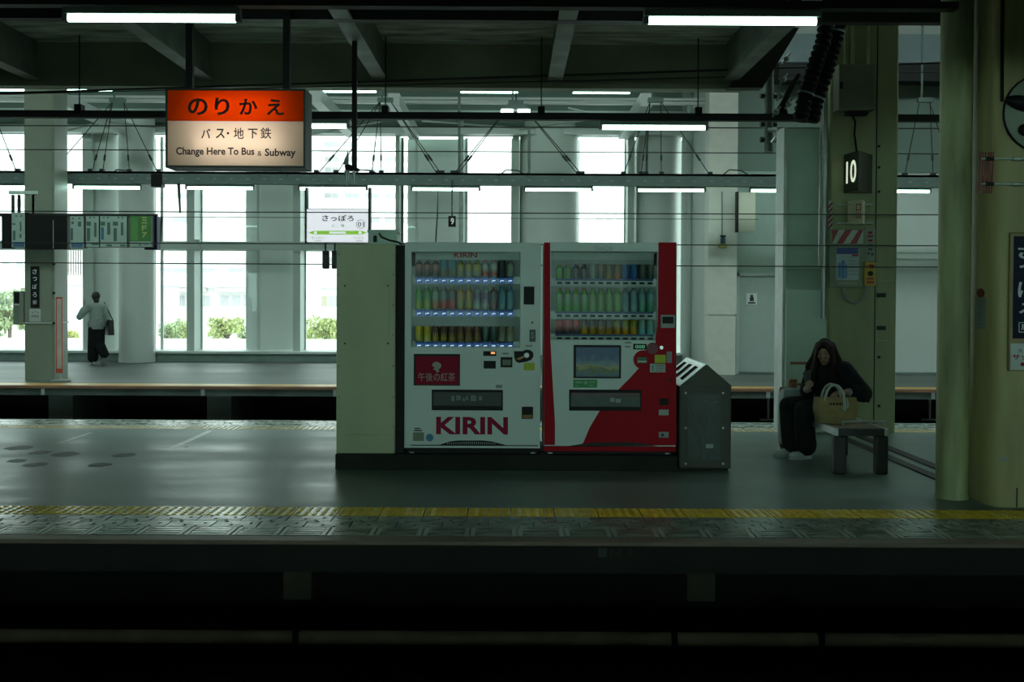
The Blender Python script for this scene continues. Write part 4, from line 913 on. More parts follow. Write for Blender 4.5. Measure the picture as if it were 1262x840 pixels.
tag(MB().tube([P(220,222,19.2), P(222,262,19.1)], [0.03,0.018], 6).build('marker_pole', dark_m, None, True), 'short black pole hanging below the orange sign', 'pole')
# ---- row of boarding boards at the left
YD = 18.2; pale_g = M('pale green board', (0.36,0.47,0.42), 0.5, var=0.06); dgreen = M('dark board print', (0.07,0.14,0.11), 0.5)
bb = thing('board_hanger', P(30, 262, YD+0.2), 'thin dark frame of poles carrying the hanging boards at the left', 'frame')
MB().box(PX(-60,YD+0.2), PX(195,YD+0.2), YD+0.15, YD+0.2, PZ(267,YD)-0.02, PZ(267,YD)+0.03).build('rail', dark_m, bb)
for px, py in ((16,240), (23.5,240), (41.5,240)): 
    a = P(px, py, YD+0.22); MB().box(a.x-0.02, a.x+0.02, YD+0.2, YD+0.24, PZ(268,YD), a.z).build('pole', dark_m, bb)
MB().box(PX(12,YD+0.22), PX(48,YD+0.22), YD+0.19, YD+0.26, PZ(242,YD+0.2), PZ(238,YD+0.2)).build('cross_bar', teal_m, bb)
def board(a, b, c, d, mat, label, kids):
    t = thing('hanging_board', P((a+c)/2, d, YD), label, 'board', 'hanging boards at the left')
    PB('case', black_m if mat is black_m else dark_m, a, b, c, d, YD+0.01, 0.15, t, 0.004)
    if mat is not black_m: PB('face', mat, a+0.4, b+0.4, c-0.4, d-0.4, YD, 0.02, t)
    for m, rects in kids: bars(rects, YD, m, t)
    return t
blue_m = M('blue board print', (0.06,0.14,0.27), 0.5)
board(2, 263, 13.5, 306, black_m, 'narrow black screen case nearest the left picture edge', [])
board(14, 261.5, 31, 305, pale_g, 'pale timetable board left of the wide black screen', [(dgreen, [(19,265,21,267),(25,265,27,267),(15,275,19,277),(24.5,273,26.5,285),(16,284,19,296),(24,288,26.5,293)]), (blue_m, [(16,298,30,304)])])
board(32, 265, 82.5, 307, black_m, 'wide blank black screen between the pale boards', [(galv_m, [(65.3,271,66,306)])])
board(86, 266, 103.5, 305.5, pale_g, 'pale timetable board right of the wide black screen', [(dgreen, [(89,268,91,270),(97,268,99,270),(88,273,91,276),(96,273,100,279),(87,281,90,296)]), (blue_m, [(88,299,102,304.5)])])
board(105.5, 266, 122, 304.5, pale_g, 'narrow pale board with a dark oval, second from the green board', [(dgreen, [(110,267,112,269),(115,267,117,269),(106.5,273,112,278),(107,281,111,297),(116,274,119,292),(113,298.5,121,302)])])
board(123, 266, 156.5, 304.5, pale_g, 'wider pale board with columns of print beside the green board', [(dgreen, [(127,267,129,269),(132,267,134,269),(145,267,147,269),(150,267,152,269),(124,273,129.5,278),(139,273,145.5,278),(132,274,136,289),(140,281,144,297),(149,274,152,290),(131,301,138,303.5),(148,301,155,303.5)]), (blue_m, [(124.5,280,128,295)])])
gb = board(159.5, 265.5, 187, 304.5, M('green board', (0.06,0.20,0.05), 0.5, var=0.1), 'green board with yellow vertical lettering', [(M('bright green print', (0.10,0.28,0.08), 0.5), [(161,268,170,296)]), (pale_g, [(160,297.5,186.5,304)]), (dgreen, [(171.5,299,173.5,303), (178,300.5,183,302)])])
lettering([('三',174.5,267.5,181.5,275,0.02), ('ド',175,277,181,284,0.02), ('ア',175,286,181,292.5,0.02)], YD, M('yellow print', (0.55,0.55,0.20), 0.5), gb)
t = thing('screen_end', P(188, 307, YD+0.15), 'black angled screen end behind the green board', 'screen case')
x0, x1, z0, z1 = R(178, 267, 193.5, 307.5, YD+0.17); MB().box(x1-0.09, x1, YD+0.17, YD+0.35, z0, z1).build('end_cover', navy_m, t); MB().box(x0, x1-0.09, YD+0.17, YD+0.3, z0, z0+0.05).build('lower_lip', black_m, t)
# ---- fittings on the left far pillar
t = thing('name_plate', P(43, 379, YQ), 'narrow black plate with white vertical station name on the far pillar', 'sign')
PB('plate', black_m, 37.5, 328, 48, 379, YQ-0.02, 0.02, t, 0.004)
lettering([('さ',40,331.5,45.5,337.5,0.01), ('っ',40.5,341,45.5,346,0.01), ('ぽ',40,350,45.5,356,0.01), ('ろ',40,360,45.5,366,0.01), ('駅',40.5,370,45.5,375,0.0)], YQ-0.02, white2_m, t)
t = thing('notice_plate', P(43, 396, YQ), 'small pale notice below the vertical name plate', 'notice')
PB('plate', M('pale plate', (0.45,0.50,0.46), 0.5), 36, 380.5, 50, 396, YQ-0.015, 0.015, t)
bars([(39,384,41,386),(42.5,383,44.5,385),(46,384,48,386),(38.5,388,48,391)], YQ-0.015, grey_m, t)
t = thing('telephone_box', P(23, 400, YQ+0.2), 'olive telephone box on the left side of the far pillar', 'box')
x0, x1, z0, z1 = R(16, 358.5, 29.4, 400, YQ+0.1)
MB().box(x0, x1, YQ+0.1, YQ+0.4, z0, z1, bev=0.01).build('body', M('box olive', (0.17,0.22,0.16), 0.5), t); PB('dark_window', black_m, 17.5, 360, 23.5, 373.5, YQ+0.09, 0.02, t); PB('pale_stripe', white2_m, 16.3, 374.5, 23.5, 375.8, YQ+0.09, 0.02, t); PB('cover', fpillar_m, 24, 358.5, 29.3, 400, YQ+0.08, 0.03, t)
t = thing('banner_stand', P(73, 468, YQ+0.7), 'pale banner with a red orange border beside the far pillar', 'banner')
YBs = 18.0
x0, x1, z0, z1 = R(69.2, 367, 77, 459, YBs)
MB().box(x0, x1, YBs, YBs+0.02, z0, z1).build('sheet', M('pale banner', (0.55,0.46,0.42), 0.6), t)
rb = M('red orange border', (0.62,0.10,0.04), 0.5)
bars([(69,366,77.2,368), (69,366,70.2,459), (76,366,77.2,459), (69,454,77.2,459.5)], YBs, rb, t, 'border')
MB().tube([((x0+x1)/2,YBs+0.03,0.0),((x0+x1)/2,YBs+0.03,z1)], 0.012, 6).build('pole', galv_m, t, True); MB().lathe([(0.16,0),(0.16,0.03),(0.03,0.05)], ((x0+x1)/2,YBs+0.05,0), 16).build('foot', grey_m, t, True)
for py in (325, 361, 398):
    tag(PB('pillar_knob', black_m, 64.5, py-1.5, 67.5, py+1.5, YQ-0.03, 0.03), {325:'small black knob highest on the far pillar edge',361:'small black knob midway on the far pillar edge',398:'small black knob lowest on the far pillar edge'}[py], 'knob', 'knobs on the far pillar')
# ---- cream hanging panel and beacon by the door
t = thing('blank_sign', P(920, 285, 20.1), 'blank cream sign board fixed beside the cream pillar', 'sign')
PB('arm', dark_m, 915, 250, 919, 254, 20.15, 0.56, t); PB('face', M('cream panel', (0.62,0.58,0.48), 0.5, var=0.03), 910.5, 237, 931, 285, 20.1, 0.06, t); PB('edge', dark_m, 907.5, 236, 910.5, 286, 20.12, 0.12, t)
t = thing('warning_beacon', P(891, 305, YB-0.4), 'small warning beacon with a yellow base on the cream pillar', 'beacon')
c = P(891, 305, YB-0.42); MB().box(c.x-0.07, c.x+0.07, c.y-0.07, c.y+0.11, c.z, c.z+0.07, bev=0.01).build('base', M('beacon yellow', (0.45,0.36,0.12), 0.5), t)
MB().lathe([(0.05,0.07),(0.05,0.17),(0.03,0.20)], c, 12).build('lens', M('beacon lens', (0.05,0.09,0.16), 0.2), t, True); MB().lathe([(0.055,0.20),(0.055,0.235)], c, 12).build('cap', black_m, t, True); MB().tube([c+Vector((0,0.08,0.2)), P(890,236,YB-0.33)], 0.012, 6).build('cable', grey_m, t, True)

# ================================================================== FITTINGS ON THE NUMERAL COLUMN
t = thing('switch_box', P(1056, 134, YC-0.2), 'olive steel switch box high on the numeral column', 'box')
PB('body', M('olive box enamel', (0.17,0.19,0.125), 0.5, var=0.08), 1034, 79, 1078.5, 135, YC-0.22, 0.22, t, 0.008); PB('latch', dark_m, 1035, 101, 1039, 109, YC-0.23, 0.012, t); PB('gland_plate', dark_m, 1045, 135, 1070, 141, YC-0.15, 0.12, t)
for px in (1042, 1051, 1069): a = P(px, 79, YC-0.1); MB().tube([a, Vector((a.x,a.y,5.0))], 0.02, 8).build('conduit', olive_d_m, t, True)
MB().tube([P(1050,141,YC-0.06), P(1054,150,YC-0.05), P(1053,165,YC-0.04), P(1056,188,YC-0.05)], 0.012, 6).build('cable', black_m, t, True)
# numeral box with two oblique faces
def wedge(px0, pxm, px1, pt, pb, Ya, Ym, t, mat, name):
    zt, zb_ = PZ(pt, (Ya+Ym)/2, pxm), PZ(pb, (Ya+Ym)/2, pxm)
    A = Vector((PX(px0,Ya,(pt+pb)/2),Ya,zb_)); Bm = Vector((PX(pxm,Ym,(pt+pb)/2),Ym,zb_)); D = Vector((PX(px1,Ya,(pt+pb)/2),Ya,zb_))
    MB().prism([A,Bm,D], (0,0,zt-zb_)).build(name, mat, t); return A, Bm, zb_, zt
t = thing('platform_numeral', P(1057, 238, YC-0.15), 'dark wedge shaped box with a lit numeral 10 on the olive column', 'sign')
A, Bm, zl, zh = wedge(1040, 1058, 1075, 188, 236, YC-0.004, YC-0.36, t, M('numeral case', (0.03,0.035,0.025), 0.35), 'case')
def on_face(A, Bm, off=0.003):
    e = (Bm-A); e.z = 0; nrm = Vector((e.y,-e.x,0)).normalized()
    if nrm.y > 0: nrm = -nrm
    return lambda s, z: Vector((A.x+e.x*s, A.y+e.y*s, z))+nrm*off
def face_text(body, A, Bm, s0, s1, z0, z1, mat, t, name, bold=0.01):
    vs, fs = glyph_mesh(body, bold); f = on_face(A, Bm); x0 = min(v.x for v in vs); x1 = max(v.x for v in vs); y0 = min(v.y for v in vs); y1 = max(v.y for v in vs)
    return MB().add([f(s0+(v.x-x0)/(x1-x0)*(s1-s0), z0+(v.y-y0)/(y1-y0)*(z1-z0)) for v in vs], fs).build(name, mat, t)
dz = zh-zl
face_text('10', A, Bm, 0.18, 0.86, zl+dz*0.22, zl+dz*0.80, glow('numeral glow', (0.85,1.0,0.72), 0.75), t, 'numeral', 0.015)
t = thing('kanji_sign', P(1054, 277, YC-0.1), 'small beige oblique sign with a red boxed character below the numeral 10', 'sign')
A, Bm, zl, zh = wedge(1044.5, 1063, 1066, 247, 276, YC-0.08, YC-0.30, t, M('beige sign', (0.62,0.60,0.40), 0.5), 'case'); dz = zh-zl
face_text('出', A, Bm, 0.58, 0.90, zl+dz*0.22, zl+dz*0.52, redp_m, t, 'lettering'); face_text('口', A, Bm, 0.58, 0.90, zl+dz*0.54, zl+dz*0.84, redp_m, t, 'lettering')
for py in (252, 275): a = P(1032,py,YC-0.12); b = P(1075,py,YC-0.12); MB().tube([a,b], 0.008, 6).build('rod', galv_m, t, True); MB().tube([b, b+Vector((0,0.12,0))], 0.008, 6).build('rod', galv_m, t, True)
def stripes(px0, py0, px1, py1, Y, n, t, m, lean=6, w=0.5):
    """diagonal bars clipped to a rectangle"""
    step = (px1-px0+lean)/n
    for k in range(n+1):
        a = px0-lean+k*step; pts = [(a,py1),(a+step*w,py1),(a+step*w+lean,py0),(a+lean,py0)]
        pts = [(min(max(px,px0),px1),py) for px,py in pts]
        if pts[1][0]-pts[0][0] < 0.3 and pts[2][0]-pts[3][0] < 0.3: continue
        MB().prism([P(px,py,Y) for px,py in pts], (0,0.002,0)).build('stripe', m, t)
stripe_r = M('faded red stripe', (0.28,0.03,0.035), 0.5, var=0.15)
t = thing('notice_board', P(1044, 354, YC-0.08), 'olive notice board with red and white stripes and a blue poster', 'notice board')
PB('board', M('notice board paint', (0.20,0.245,0.16), 0.5), 1022.5, 282, 1067, 354, YC-0.08, 0.08, t, 0.006)
PB('stripe_field', M('stripe white', (0.42,0.48,0.42), 0.5), 1025.5, 283, 1064, 300, YC-0.084, 0.006, t); stripes(1025.5, 283, 1064, 300, YC-0.087, 3, t, stripe_r, 11, 0.5)
po = PB('poster', M('poster paper', (0.34,0.42,0.44), 0.4), 1030.5, 304.5, 1058.5, 345, YC-0.085, 0.008, t)
bars([(1031,305,1058,313)], YC-0.085, M('poster navy', (0.03,0.06,0.20), 0.5), po, 'title'); bars([(1033,324,1036.5,342),(1037,321,1041,343),(1042,326,1044,342)], YC-0.085, M('poster figure blue', (0.06,0.20,0.42), 0.5), po, 'figure'); bars([(1046,316+i*4.2,1057,317.6+i*4.2) for i in range(6)], YC-0.085, grey_m, po, 'small_print'); bars([(1050,313.5,1058,315.5)], YC-0.085, redp_m, po, 'red_print')
bars([(1033,348,1056,349.5)], YC-0.08, olive_d_m, t, 'small_print')
t = thing('label_strip', P(1072, 321, YC-0.02), 'grey strip of red and black print above the yellow button box', 'label')
PB('plate', M('grey label', (0.24,0.28,0.22), 0.5), 1066.5, 281, 1079, 321, YC-0.06, 0.06, t); bars([(1070,285,1075,288),(1069,290,1076,292),(1070,295,1075,297.5)], YC-0.06, redp_m, t, 'red_print'); bars([(1069,301,1076,303),(1070,306,1075,308),(1069,311,1072,313),(1073.5,312,1076.5,314.5)], YC-0.06, ink_m, t, 'black_print')
t = thing('alarm_button_box', P(1072, 352, YC-0.1), 'yellow emergency button box on the olive column', 'button box')
PB('body', M('alarm yellow', (0.50,0.33,0.03), 0.45), 1065.5, 322.5, 1079.5, 352, YC-0.12, 0.12, t, 0.008)
c = P(1072, 337, YC-0.12); MB().lathe([(0.028,0),(0.028,0.02),(0.02,0.03)], c-Vector((0,0.03,0)), 14, 'Y').build('button', black_m, t, True); bars([(1068,342,1077,344.5),(1068,346,1077,349.5)], YC-0.12, M('alarm red', (0.40,0.05,0.02), 0.5), t, 'lettering'); bars([(1071,326,1077,330)], YC-0.12, redp_m, t, 'red_print')
MB().tube([P(1038,354,YC-0.05), P(1040,363,YC-0.06), P(1046,371,YC-0.07), P(1054,373.5,YC-0.07), P(1062,370,YC-0.07), P(1067,362,YC-0.07), P(1068.5,352,YC-0.07)], 0.014, 8).build('cable_loop', grey_m, t, True)
t = thing('hazard_tape', P(1023, 283, YC), 'narrow red striped tape at the left edge of the olive column', 'tape')
PB('tape', MATS['stripe white'], 1020.8, 247, 1026, 282, YC-0.003, 0.002, t)
for k in range(5): MB().prism([P(px,py,YC-0.005) for px,py in ((1020.8,254+k*6.5),(1026,248+k*6.5),(1026,251.5+k*6.5),(1020.8,257.5+k*6.5))], (0,0.002,0)).build('stripe', stripe_r, t)
# ---- black corrugated hoses and gear beside the column
def hose(pts, Y, r, label, ties):
    t = thing('corrugated_hose', P(pts[-1][0], pts[-1][1], Y), label, 'hose', 'black hoses beside the column')
    path = [P(pts[0][0], pts[0][1], 9.9)]+[P(px,py,Y) for px,py in pts]; fine = []; rr = []
    for a, b in zip(path[:-1], path[1:]):
        m = max(2, int((b-a).length/0.016))
        for i in range(m): fine.append(a.lerp(b, i/m)); rr.append(r*(1.0 if (len(rr)//2) % 2 else 0.84))
    MB().tube(fine, rr, 14).build('hose', M('black rubber', (0.005,0.006,0.006), 0.7, spec=0.2), t)
    for s in ties:
        i = int(s*(len(fine)-2)); MB().tube([fine[i], fine[i+1]], r*1.06, 14).build('tie', galv_m, t, True)
hose(((1021,14),(1019,24),(1015,50),(1003,85),(992,120),(986,151)), 10.9, 0.085, 'black corrugated hose, the one nearer the lamp', (0.2,0.55,0.88))
hose(((1036,14),(1034,24),(1029,50),(1018,88),(1006,122),(999,152)), 11.0, 0.085, 'black corrugated hose, the one touching the olive column', (0.24,0.6,0.9))
t = thing('drop_pipe', P(947, 187, 12.9), 'dark vertical pipe with a funnel head left of the hoses', 'pipe')
MB().tube([P(947,187,12.9), Vector((P(947,60,12.9).x,12.9,8.6))], 0.06, 12).tube([P(947,72,12.9), P(947,46,12.9)], [0.06,0.15], 12).build('pipe', M('dark pipe', (0.09,0.12,0.105), 0.4), t, True)
for py in (118, 153, 172): a = P(947,py,12.9); MB().tube([a-Vector((0.1,0,0)), a+Vector((0.1,0,0))], 0.035, 8).build('clamp', dark_m, t, True)
MB().tube([P(947,160,12.85), P(957,160,12.8)], 0.03, 8).tube([P(951,176,12.8),P(957,168,12.8)],0.02,6).build('valve', galv_m, t, True)
t = thing('cable_bundle', P(952, 148, 12.3), 'dark bundle of cables and insulators slanting behind the hoses', 'cables')
for k in range(4): MB().tube([P(985-k*3,92+k*4,12.4), P(974-k*3,112+k*5,12.35), P(955+k*5,143+k,12.3)], 0.028, 7).build('cable', black_m, t, True)
for px, py in ((966,98), (969,72), (962,118), (972,128), (957,138)): MB().ball(P(px,py,12.2), 0.035, 8).tube([P(px-5,py+6,12.2), P(px+5,py-7,12.2)], 0.012, 6).build('insulator', M('insulator glaze', (0.25,0.30,0.28), 0.25), t, True)
# ---- fittings on the near right column
t = thing('hazard_band', P(1206, 239, YR), 'red and pale striped band on the big right column', 'tape')
YH = YR+0.09
for k in range(6): MB().prism([P(px,py,YR-0.004) for px,py in ((1211+k*3.2-6,238),(1212.6+k*3.2-6,238),(1215.6+k*3.2-6,187),(1214+k*3.2-6,187))], (0,0.006,0)).build('stripe', stripe_r, t)
t = thing('pipe_fitting', P(1240, 228, YR-0.03), 'pair of thin steel tie rods with turnbuckles across the big right column', 'tie rod')
for py, px0 in ((195.5,1210), (226.5,1210)):
    a = P(px0, py, YR-0.03); b = P(1300, py+0.6, YR-0.03); MB().tube([a, b], 0.007, 6).build('rod', galv_m, t, True)
    for q0, q1, r in ((0.05,0.16,0.014), (0.42,0.52,0.016), (0.56,0.60,0.014)): MB().tube([a.lerp(b,q0), a.lerp(b,q1)], r, 8).build('turnbuckle', dark_m if q0 < 0.1 else galv_m, t, True)
t = thing('vertical_label', P(1206, 405, YR+0.2), 'narrow vertical paper label with a red seal on the column side', 'label')
xs = nx0-0.002; 
ya, yb_ = YR+0.30, YR+0.13
zt, zl = PZ(356, YR+0.2, 1206), PZ(405, YR+0.2, 1206)
MB().box(xs-0.002, xs+0.001, yb_, ya, zl, zt-0.06).build('paper', M('grey paper', (0.30,0.35,0.30), 0.6), t)
MB().lathe([(0.062,0),(0.062,0.003)], (xs-0.003, (ya+yb_)/2, zt-0.03), 20, 'X', 1.0, 0.55).build('red_seal', M('dull red seal', (0.20,0.05,0.03), 0.6), t)
for k in range(7): MB().box(xs-0.004, xs, yb_+0.035, ya-0.03, zt-0.095-k*0.028, zt-0.085-k*0.028).build('print', grey_m, t)
t = thing('name_board', P(1270, 457, YR), 'navy vertical station name board with a gold frame at the right picture edge', 'sign')
PB('frame', M('gold frame', (0.33,0.25,0.10), 0.45), 1244, 286, 1291, 457.5, YR-0.03, 0.03, t, 0.01); PB('navy_panel', navy_m, 1249, 291, 1286, 417, YR-0.034, 0.006, t)
PB('white_panel', M('board white', (0.66,0.70,0.68), 0.45), 1245.5, 423, 1289.5, 456, YR-0.034, 0.006, t, 0.002)
lettering([('さ',1254.5,302,1281,319,0.02), ('っ',1256,325,1279,338,0.02), ('ぽ',1254.5,345,1281,366,0.02), ('ろ',1255.5,373,1280,391,0.02), ('駅',1258,399.5,1277,407,0.01)], YR-0.034, M('board lettering', (0.75,0.78,0.78), 0.5), t)
mb = MB(); x0, x1, z0, z1 = R(1255.5, 397, 1279.5, 409.5, YR-0.035)
for q in ((x0,x1,z0,z0+0.005),(x0,x1,z1-0.005,z1),(x0,x0+0.005,z0,z1),(x1-0.005,x1,z0,z1)): mb.box(q[0],q[1],YR-0.0365,YR-0.034,q[2],q[3])
mb.build('character_box', MATS['board lettering'], t)
lettering([('サッポロ',1247.5,436,1287,443,0.03)], YR-0.034, redp_m, t, 'red_lettering'); lettering([('生ビール',1254,429.5,1284,434,0.0)], YR-0.034, M('blue print', (0.04,0.12,0.28), 0.5), t, 'blue_lettering'); bars([(1258,446.5,1280,451)], YR-0.034, redp_m, t, 'red_print')
t = thing('dome_speaker', P(1262, 190, YR-0.1), 'pale round wall speaker with a black hood at the right edge', 'speaker')
c = P(1283, 140, YR-0.004)
MB().lathe([(0.27,0.004),(0.27,-0.02),(0.22,-0.045),(0.02,-0.055)], c, 36, 'Y').build('body', M('speaker shell', (0.30,0.34,0.26), 0.45), t, True)
MB().tube([c+V0 for V0 in [Vector((0.272*math.cos(q*math.pi/18), -0.012, 0.272*math.sin(q*math.pi/18))) for q in range(37)]], 0.010, 6, False).build('rim', black_m, t, True)
MB().ball(P(1262,128,YR-0.06), (0.135,0.05,0.055), 16, Matrix.Rotation(0.25,3,'Y')).build('hood', black_m, t, True); MB().ball(P(1264,160,YR-0.06), (0.055,0.03,0.045), 12).build('grille', black_m, t, True)
a = P(1235, 40, YR-0.012); MB().tube([Vector((a.x,a.y,4.4)), a, P(1235,125,YR-0.012)], 0.012, 6).build('cable', black_m, t, True)
tag(PB('number_tag', M('tag grey', (0.30,0.34,0.28), 0.5), 1232.5, 562.5, 1241, 568.5, YR-0.004, 0.004), 'tiny pale tag low on the big right column', 'tag')

# ---- worn dark patches on the floor
pm = M('dark floor patch', (0.06,0.085,0.075), 0.55, var=0.2, scale=20)
for i, (px, py, wpx, lab) in enumerate(((23.5,551.5,30,'furthest left in the back row'), (49,557.5,25,'second in the back row'), (79.5,559.5,31,'third in the back row'), (153.5,560.5,27,'alone on the right of the group'), (21,567.5,23,'furthest left in the front row'), (43,572.5,26,'second in the front row'), (123,572.5,26,'third in the front row'), (229.5,550.5,6,'tiny one by the bright streak'))):
    c = G(px, py); rx = wpx/2*c.y/1300; ry = rx*(1.25 if wpx > 10 else 1.0); pts = []; random.seed(i)
    for k in range(18):
        q = 2*math.pi*k/18; j = 1+random.uniform(-0.14,0.14); pts.append((c.x+rx*j*math.cos(q), c.y+ry*j*math.sin(q), 0.0005))
    tag(MB().prism(pts, (0,0,0.0012)).build('floor_patch', pm), 'dark worn patch on the platform floor, '+lab, 'floor patch', 'worn patches on the floor')
lm = M('worn white line paint', (0.42,0.47,0.44), 0.35, var=0.35, scale=9)
for i, (pts, lab) in enumerate(((((207,552),(217,552),(262,531),(256,530.5)), 'pale painted line on the floor at the left, the bright one'), (((68,546),(78,546),(115,533),(109,533)), 'faint pale painted line on the floor at the far left'))):
    tag(MB().prism([G(px,py)+Vector((0,0,0.0005)) for px,py in pts], (0,0,0.001)).build('floor_line', lm), lab, 'floor line')

# ================================================================== OUTSIDE THE WINDOWS
bwhite = M('white render', (0.86,0.82,0.81), 0.8, var=0.03, scale=0.2); bgrey = M('pale grey cladding', (0.52,0.55,0.57), 0.7, var=0.05, scale=0.3); bpane = M('reflecting window', (0.45,0.43,0.45), 0.25, var=0.2, scale=0.2); bledge = M('grey ledge', (0.70,0.64,0.63), 0.8, var=0.05)
struct(B('street', M('street paving', (0.42,0.42,0.41), 0.9, var=0.15, scale=0.2), (-260, 260, YW+1.2, 400, -8.2, -8.0)), 'street level beyond the station')
struct(B('viaduct_parapet', M('white parapet', (0.74,0.74,0.72), 0.8, var=0.04), (-60, 40, 40, 40.4, -8.0, PZ(418,40,300))), 'white parapet outside the far windows')
def building(px0, px1, Y, ztop, depth, m, label):
    x0, x1 = PX(px0,Y), PX(px1,Y); t = thing('building', ((x0+x1)/2, Y+depth/2, -8), label, 'building')
    MB().box(x0, x1, Y, Y+depth, -8, ztop).build('wall', m, t); MB().box(x0-0.3, x1+0.3, Y-0.3, Y+depth, ztop, ztop+0.8).build('roof_edge', bledge, t); return t
def win(t, a, b, c, d, Y, m=None):
    x0, x1, z0, z1 = R(a,b,c,d,Y); w_ = MB().box(x0, x1, Y-0.10, Y+0.05, z0, z1).build('window', bledge, t)
    MB().box(x0+0.08, (x0+x1)/2-0.04, Y-0.14, Y, z0+0.08, z1-0.08).build('pane', m or bpane, w_); MB().box((x0+x1)/2+0.04, x1-0.08, Y-0.14, Y, z0+0.08, z1-0.08).build('pane', m or bpane, w_)
bA = building(182, 366, 110, 45, 14, bwhite, 'white office block with rows of windows seen through the windows between the columns')
rows = (178, 209, 241, 271, 302, 333)
for py in rows:
    for a in (192, 212, 246, 281, 314): win(bA, a, py-3.6, a+20, py+3.6, 110)
for a in (194, 206, 218, 248, 271, 285, 299): win(bA, a, 363.5, a+12, 377.5, 110)
for py in (262, 324.5, 355): MB().box(PX(186,110), PX(362,110), 109.2, 110, PZ(py,110)-0.1, PZ(py,110)+0.25).build('balcony_ledge', bledge, bA)
for a in (210, 268): MB().box(PX(a,110), PX(a+46,110), 109.0, 110, PZ(361,110), PZ(357,110)).build('awning', bledge, bA)
bB = building(372, 640, 126, 48, 14, bwhite, 'white block with window rows above the hanging station name sign')
for py in (178, 196, 209, 241, 271, 302, 320):
    for a in (379, 400, 425, 450, 474, 494): win(bB, a, py-3.6, a+18, py+3.6, 126)
for a in (379, 392, 405): win(bB, a, 364, a+12, 378, 126, None if a != 392 else M('tan curtain', (0.52,0.44,0.32), 0.8))
MB().box(PX(376,126), PX(500,126), 125.2, 126, PZ(355,126)-0.1, PZ(355,126)+0.3).build('balcony_ledge', bledge, bB)
bC = building(700, 790, 150, 13, 10, bwhite, 'distant pale tower in the window above the red machine')
for py in (255, 263, 271, 279, 287, 295):
    for a in (735, 748, 760): win(bC, a, py-2, a+8, py+2, 150)
bD = building(60, 180, 125, 2.9+4.0, 12, bgrey, 'grey slatted block in the window right of the far pillar')
for k in range(14): MB().box(PX(66+k*3,125), PX(67.2+k*3,125), 124.6, 125, PZ(352,125), PZ(308,125)).build('slat', bledge, bD)
bE = building(62, 178, 95, PZ(353,95), 10, M('lavender block', (0.62,0.62,0.66), 0.8, var=0.03), 'low pale lavender block in front of the slatted block')
bF = building(-160, 58, 130, 40, 14, bwhite, 'white block at the left picture edge with small square windows')
for py in (190, 215, 250, 290, 325):
    for a in (3, 20, 70 if py < 60 else -18): win(bF, a, py-5, a+9, py+5, 130)
bG = building(62, 106, 160, 52, 10, bwhite, 'tall white tower with small blue windows right of the far pillar')
for py in (185, 215, 250, 285):
    for a in (75, 88): win(bG, a, py-5, a+10, py+5, 160, M('blue window', (0.60,0.58,0.64), 0.3))
def leaf_mat(n, c): return M(n, c, 0.7, var=0.35, scale=1.6)
def tree(px, pyt, pyb, wpx, Y, m, label, seed):
    random.seed(seed); c = P(px, (pyt+pyb)/2, Y); rx = wpx/2*Y/1300; rz = (pyb-pyt)/2*Y/1300
    t = thing('tree', (c.x, Y, -8), label, 'tree', 'trees outside the windows')
    tr = MB(); tr.tube([(c.x,Y,-8),(c.x+0.1,Y,c.z-rz*0.5),(c.x,Y,c.z+rz*0.4)], [0.16,0.11,0.04], 8)
    for k in range(5):
        q = k*1.26; tr.tube([(c.x,Y,c.z-rz*0.6),(c.x+rx*0.6*math.cos(q),Y+rx*0.6*math.sin(q),c.z+rz*0.2)], [0.06,0.02], 5)
    tr.build('trunk', M('bark', (0.14,0.11,0.08), 0.9), t, True)
    cl = MB(); clumps = [(random.uniform(-0.65,0.65), random.uniform(-0.65,0.65), random.uniform(-0.55,0.6), random.uniform(0.3,0.5)) for _ in range(16)]
    for i in range(1500):
        k = random.choice(clumps); d = Vector((random.gauss(0,1),random.gauss(0,1),random.gauss(0,1))).normalized()*k[3]*random.uniform(0.7,1.0)
        p = Vector((c.x+(k[0]+d.x)*rx, Y+(k[1]+d.y)*rx, c.z+(k[2]+d.z)*rz)); s = 0.10*rx*random.uniform(0.6,1.2)
        e = Euler((random.uniform(0,6.3),random.uniform(0,6.3),random.uniform(0,6.3))).to_matrix(); a = e @ Vector((s,0,0)); b = e @ Vector((0,s*0.6,0))
        cl.add([p-a,p-b,p+a,p+b], [(0,1,2,3)])
    cl.build('crown', m, t)
lg1 = leaf_mat('yellow green leaves', (0.36,0.39,0.16)); lg2 = leaf_mat('mid green leaves', (0.29,0.34,0.17))
tree(10, 350, 420, 62, 62, lg2, 'big green tree in the window at the left picture edge', 1)
tree(205, 393, 424, 36, 75, lg2, 'green tree in the window right of the round column', 2)
tree(226, 391, 424, 26, 80, lg1, 'yellow green tree partly hidden by the first window mullion', 3)
tree(279, 389, 424, 46, 70, lg1, 'bushy tree in the middle of the lower second window', 4)
tree(303, 402, 426, 22, 75, lg2, 'small shrub at the edge of the recessed white panel', 8)
tree(399, 389, 428, 52, 66, lg1, 'bushy tree just left of the olive cabinet', 5)
tree(84, 406, 424, 30, 70, leaf_mat('yellow leaves', (0.45,0.44,0.16)), 'low yellowish shrub right of the far pillar', 6)

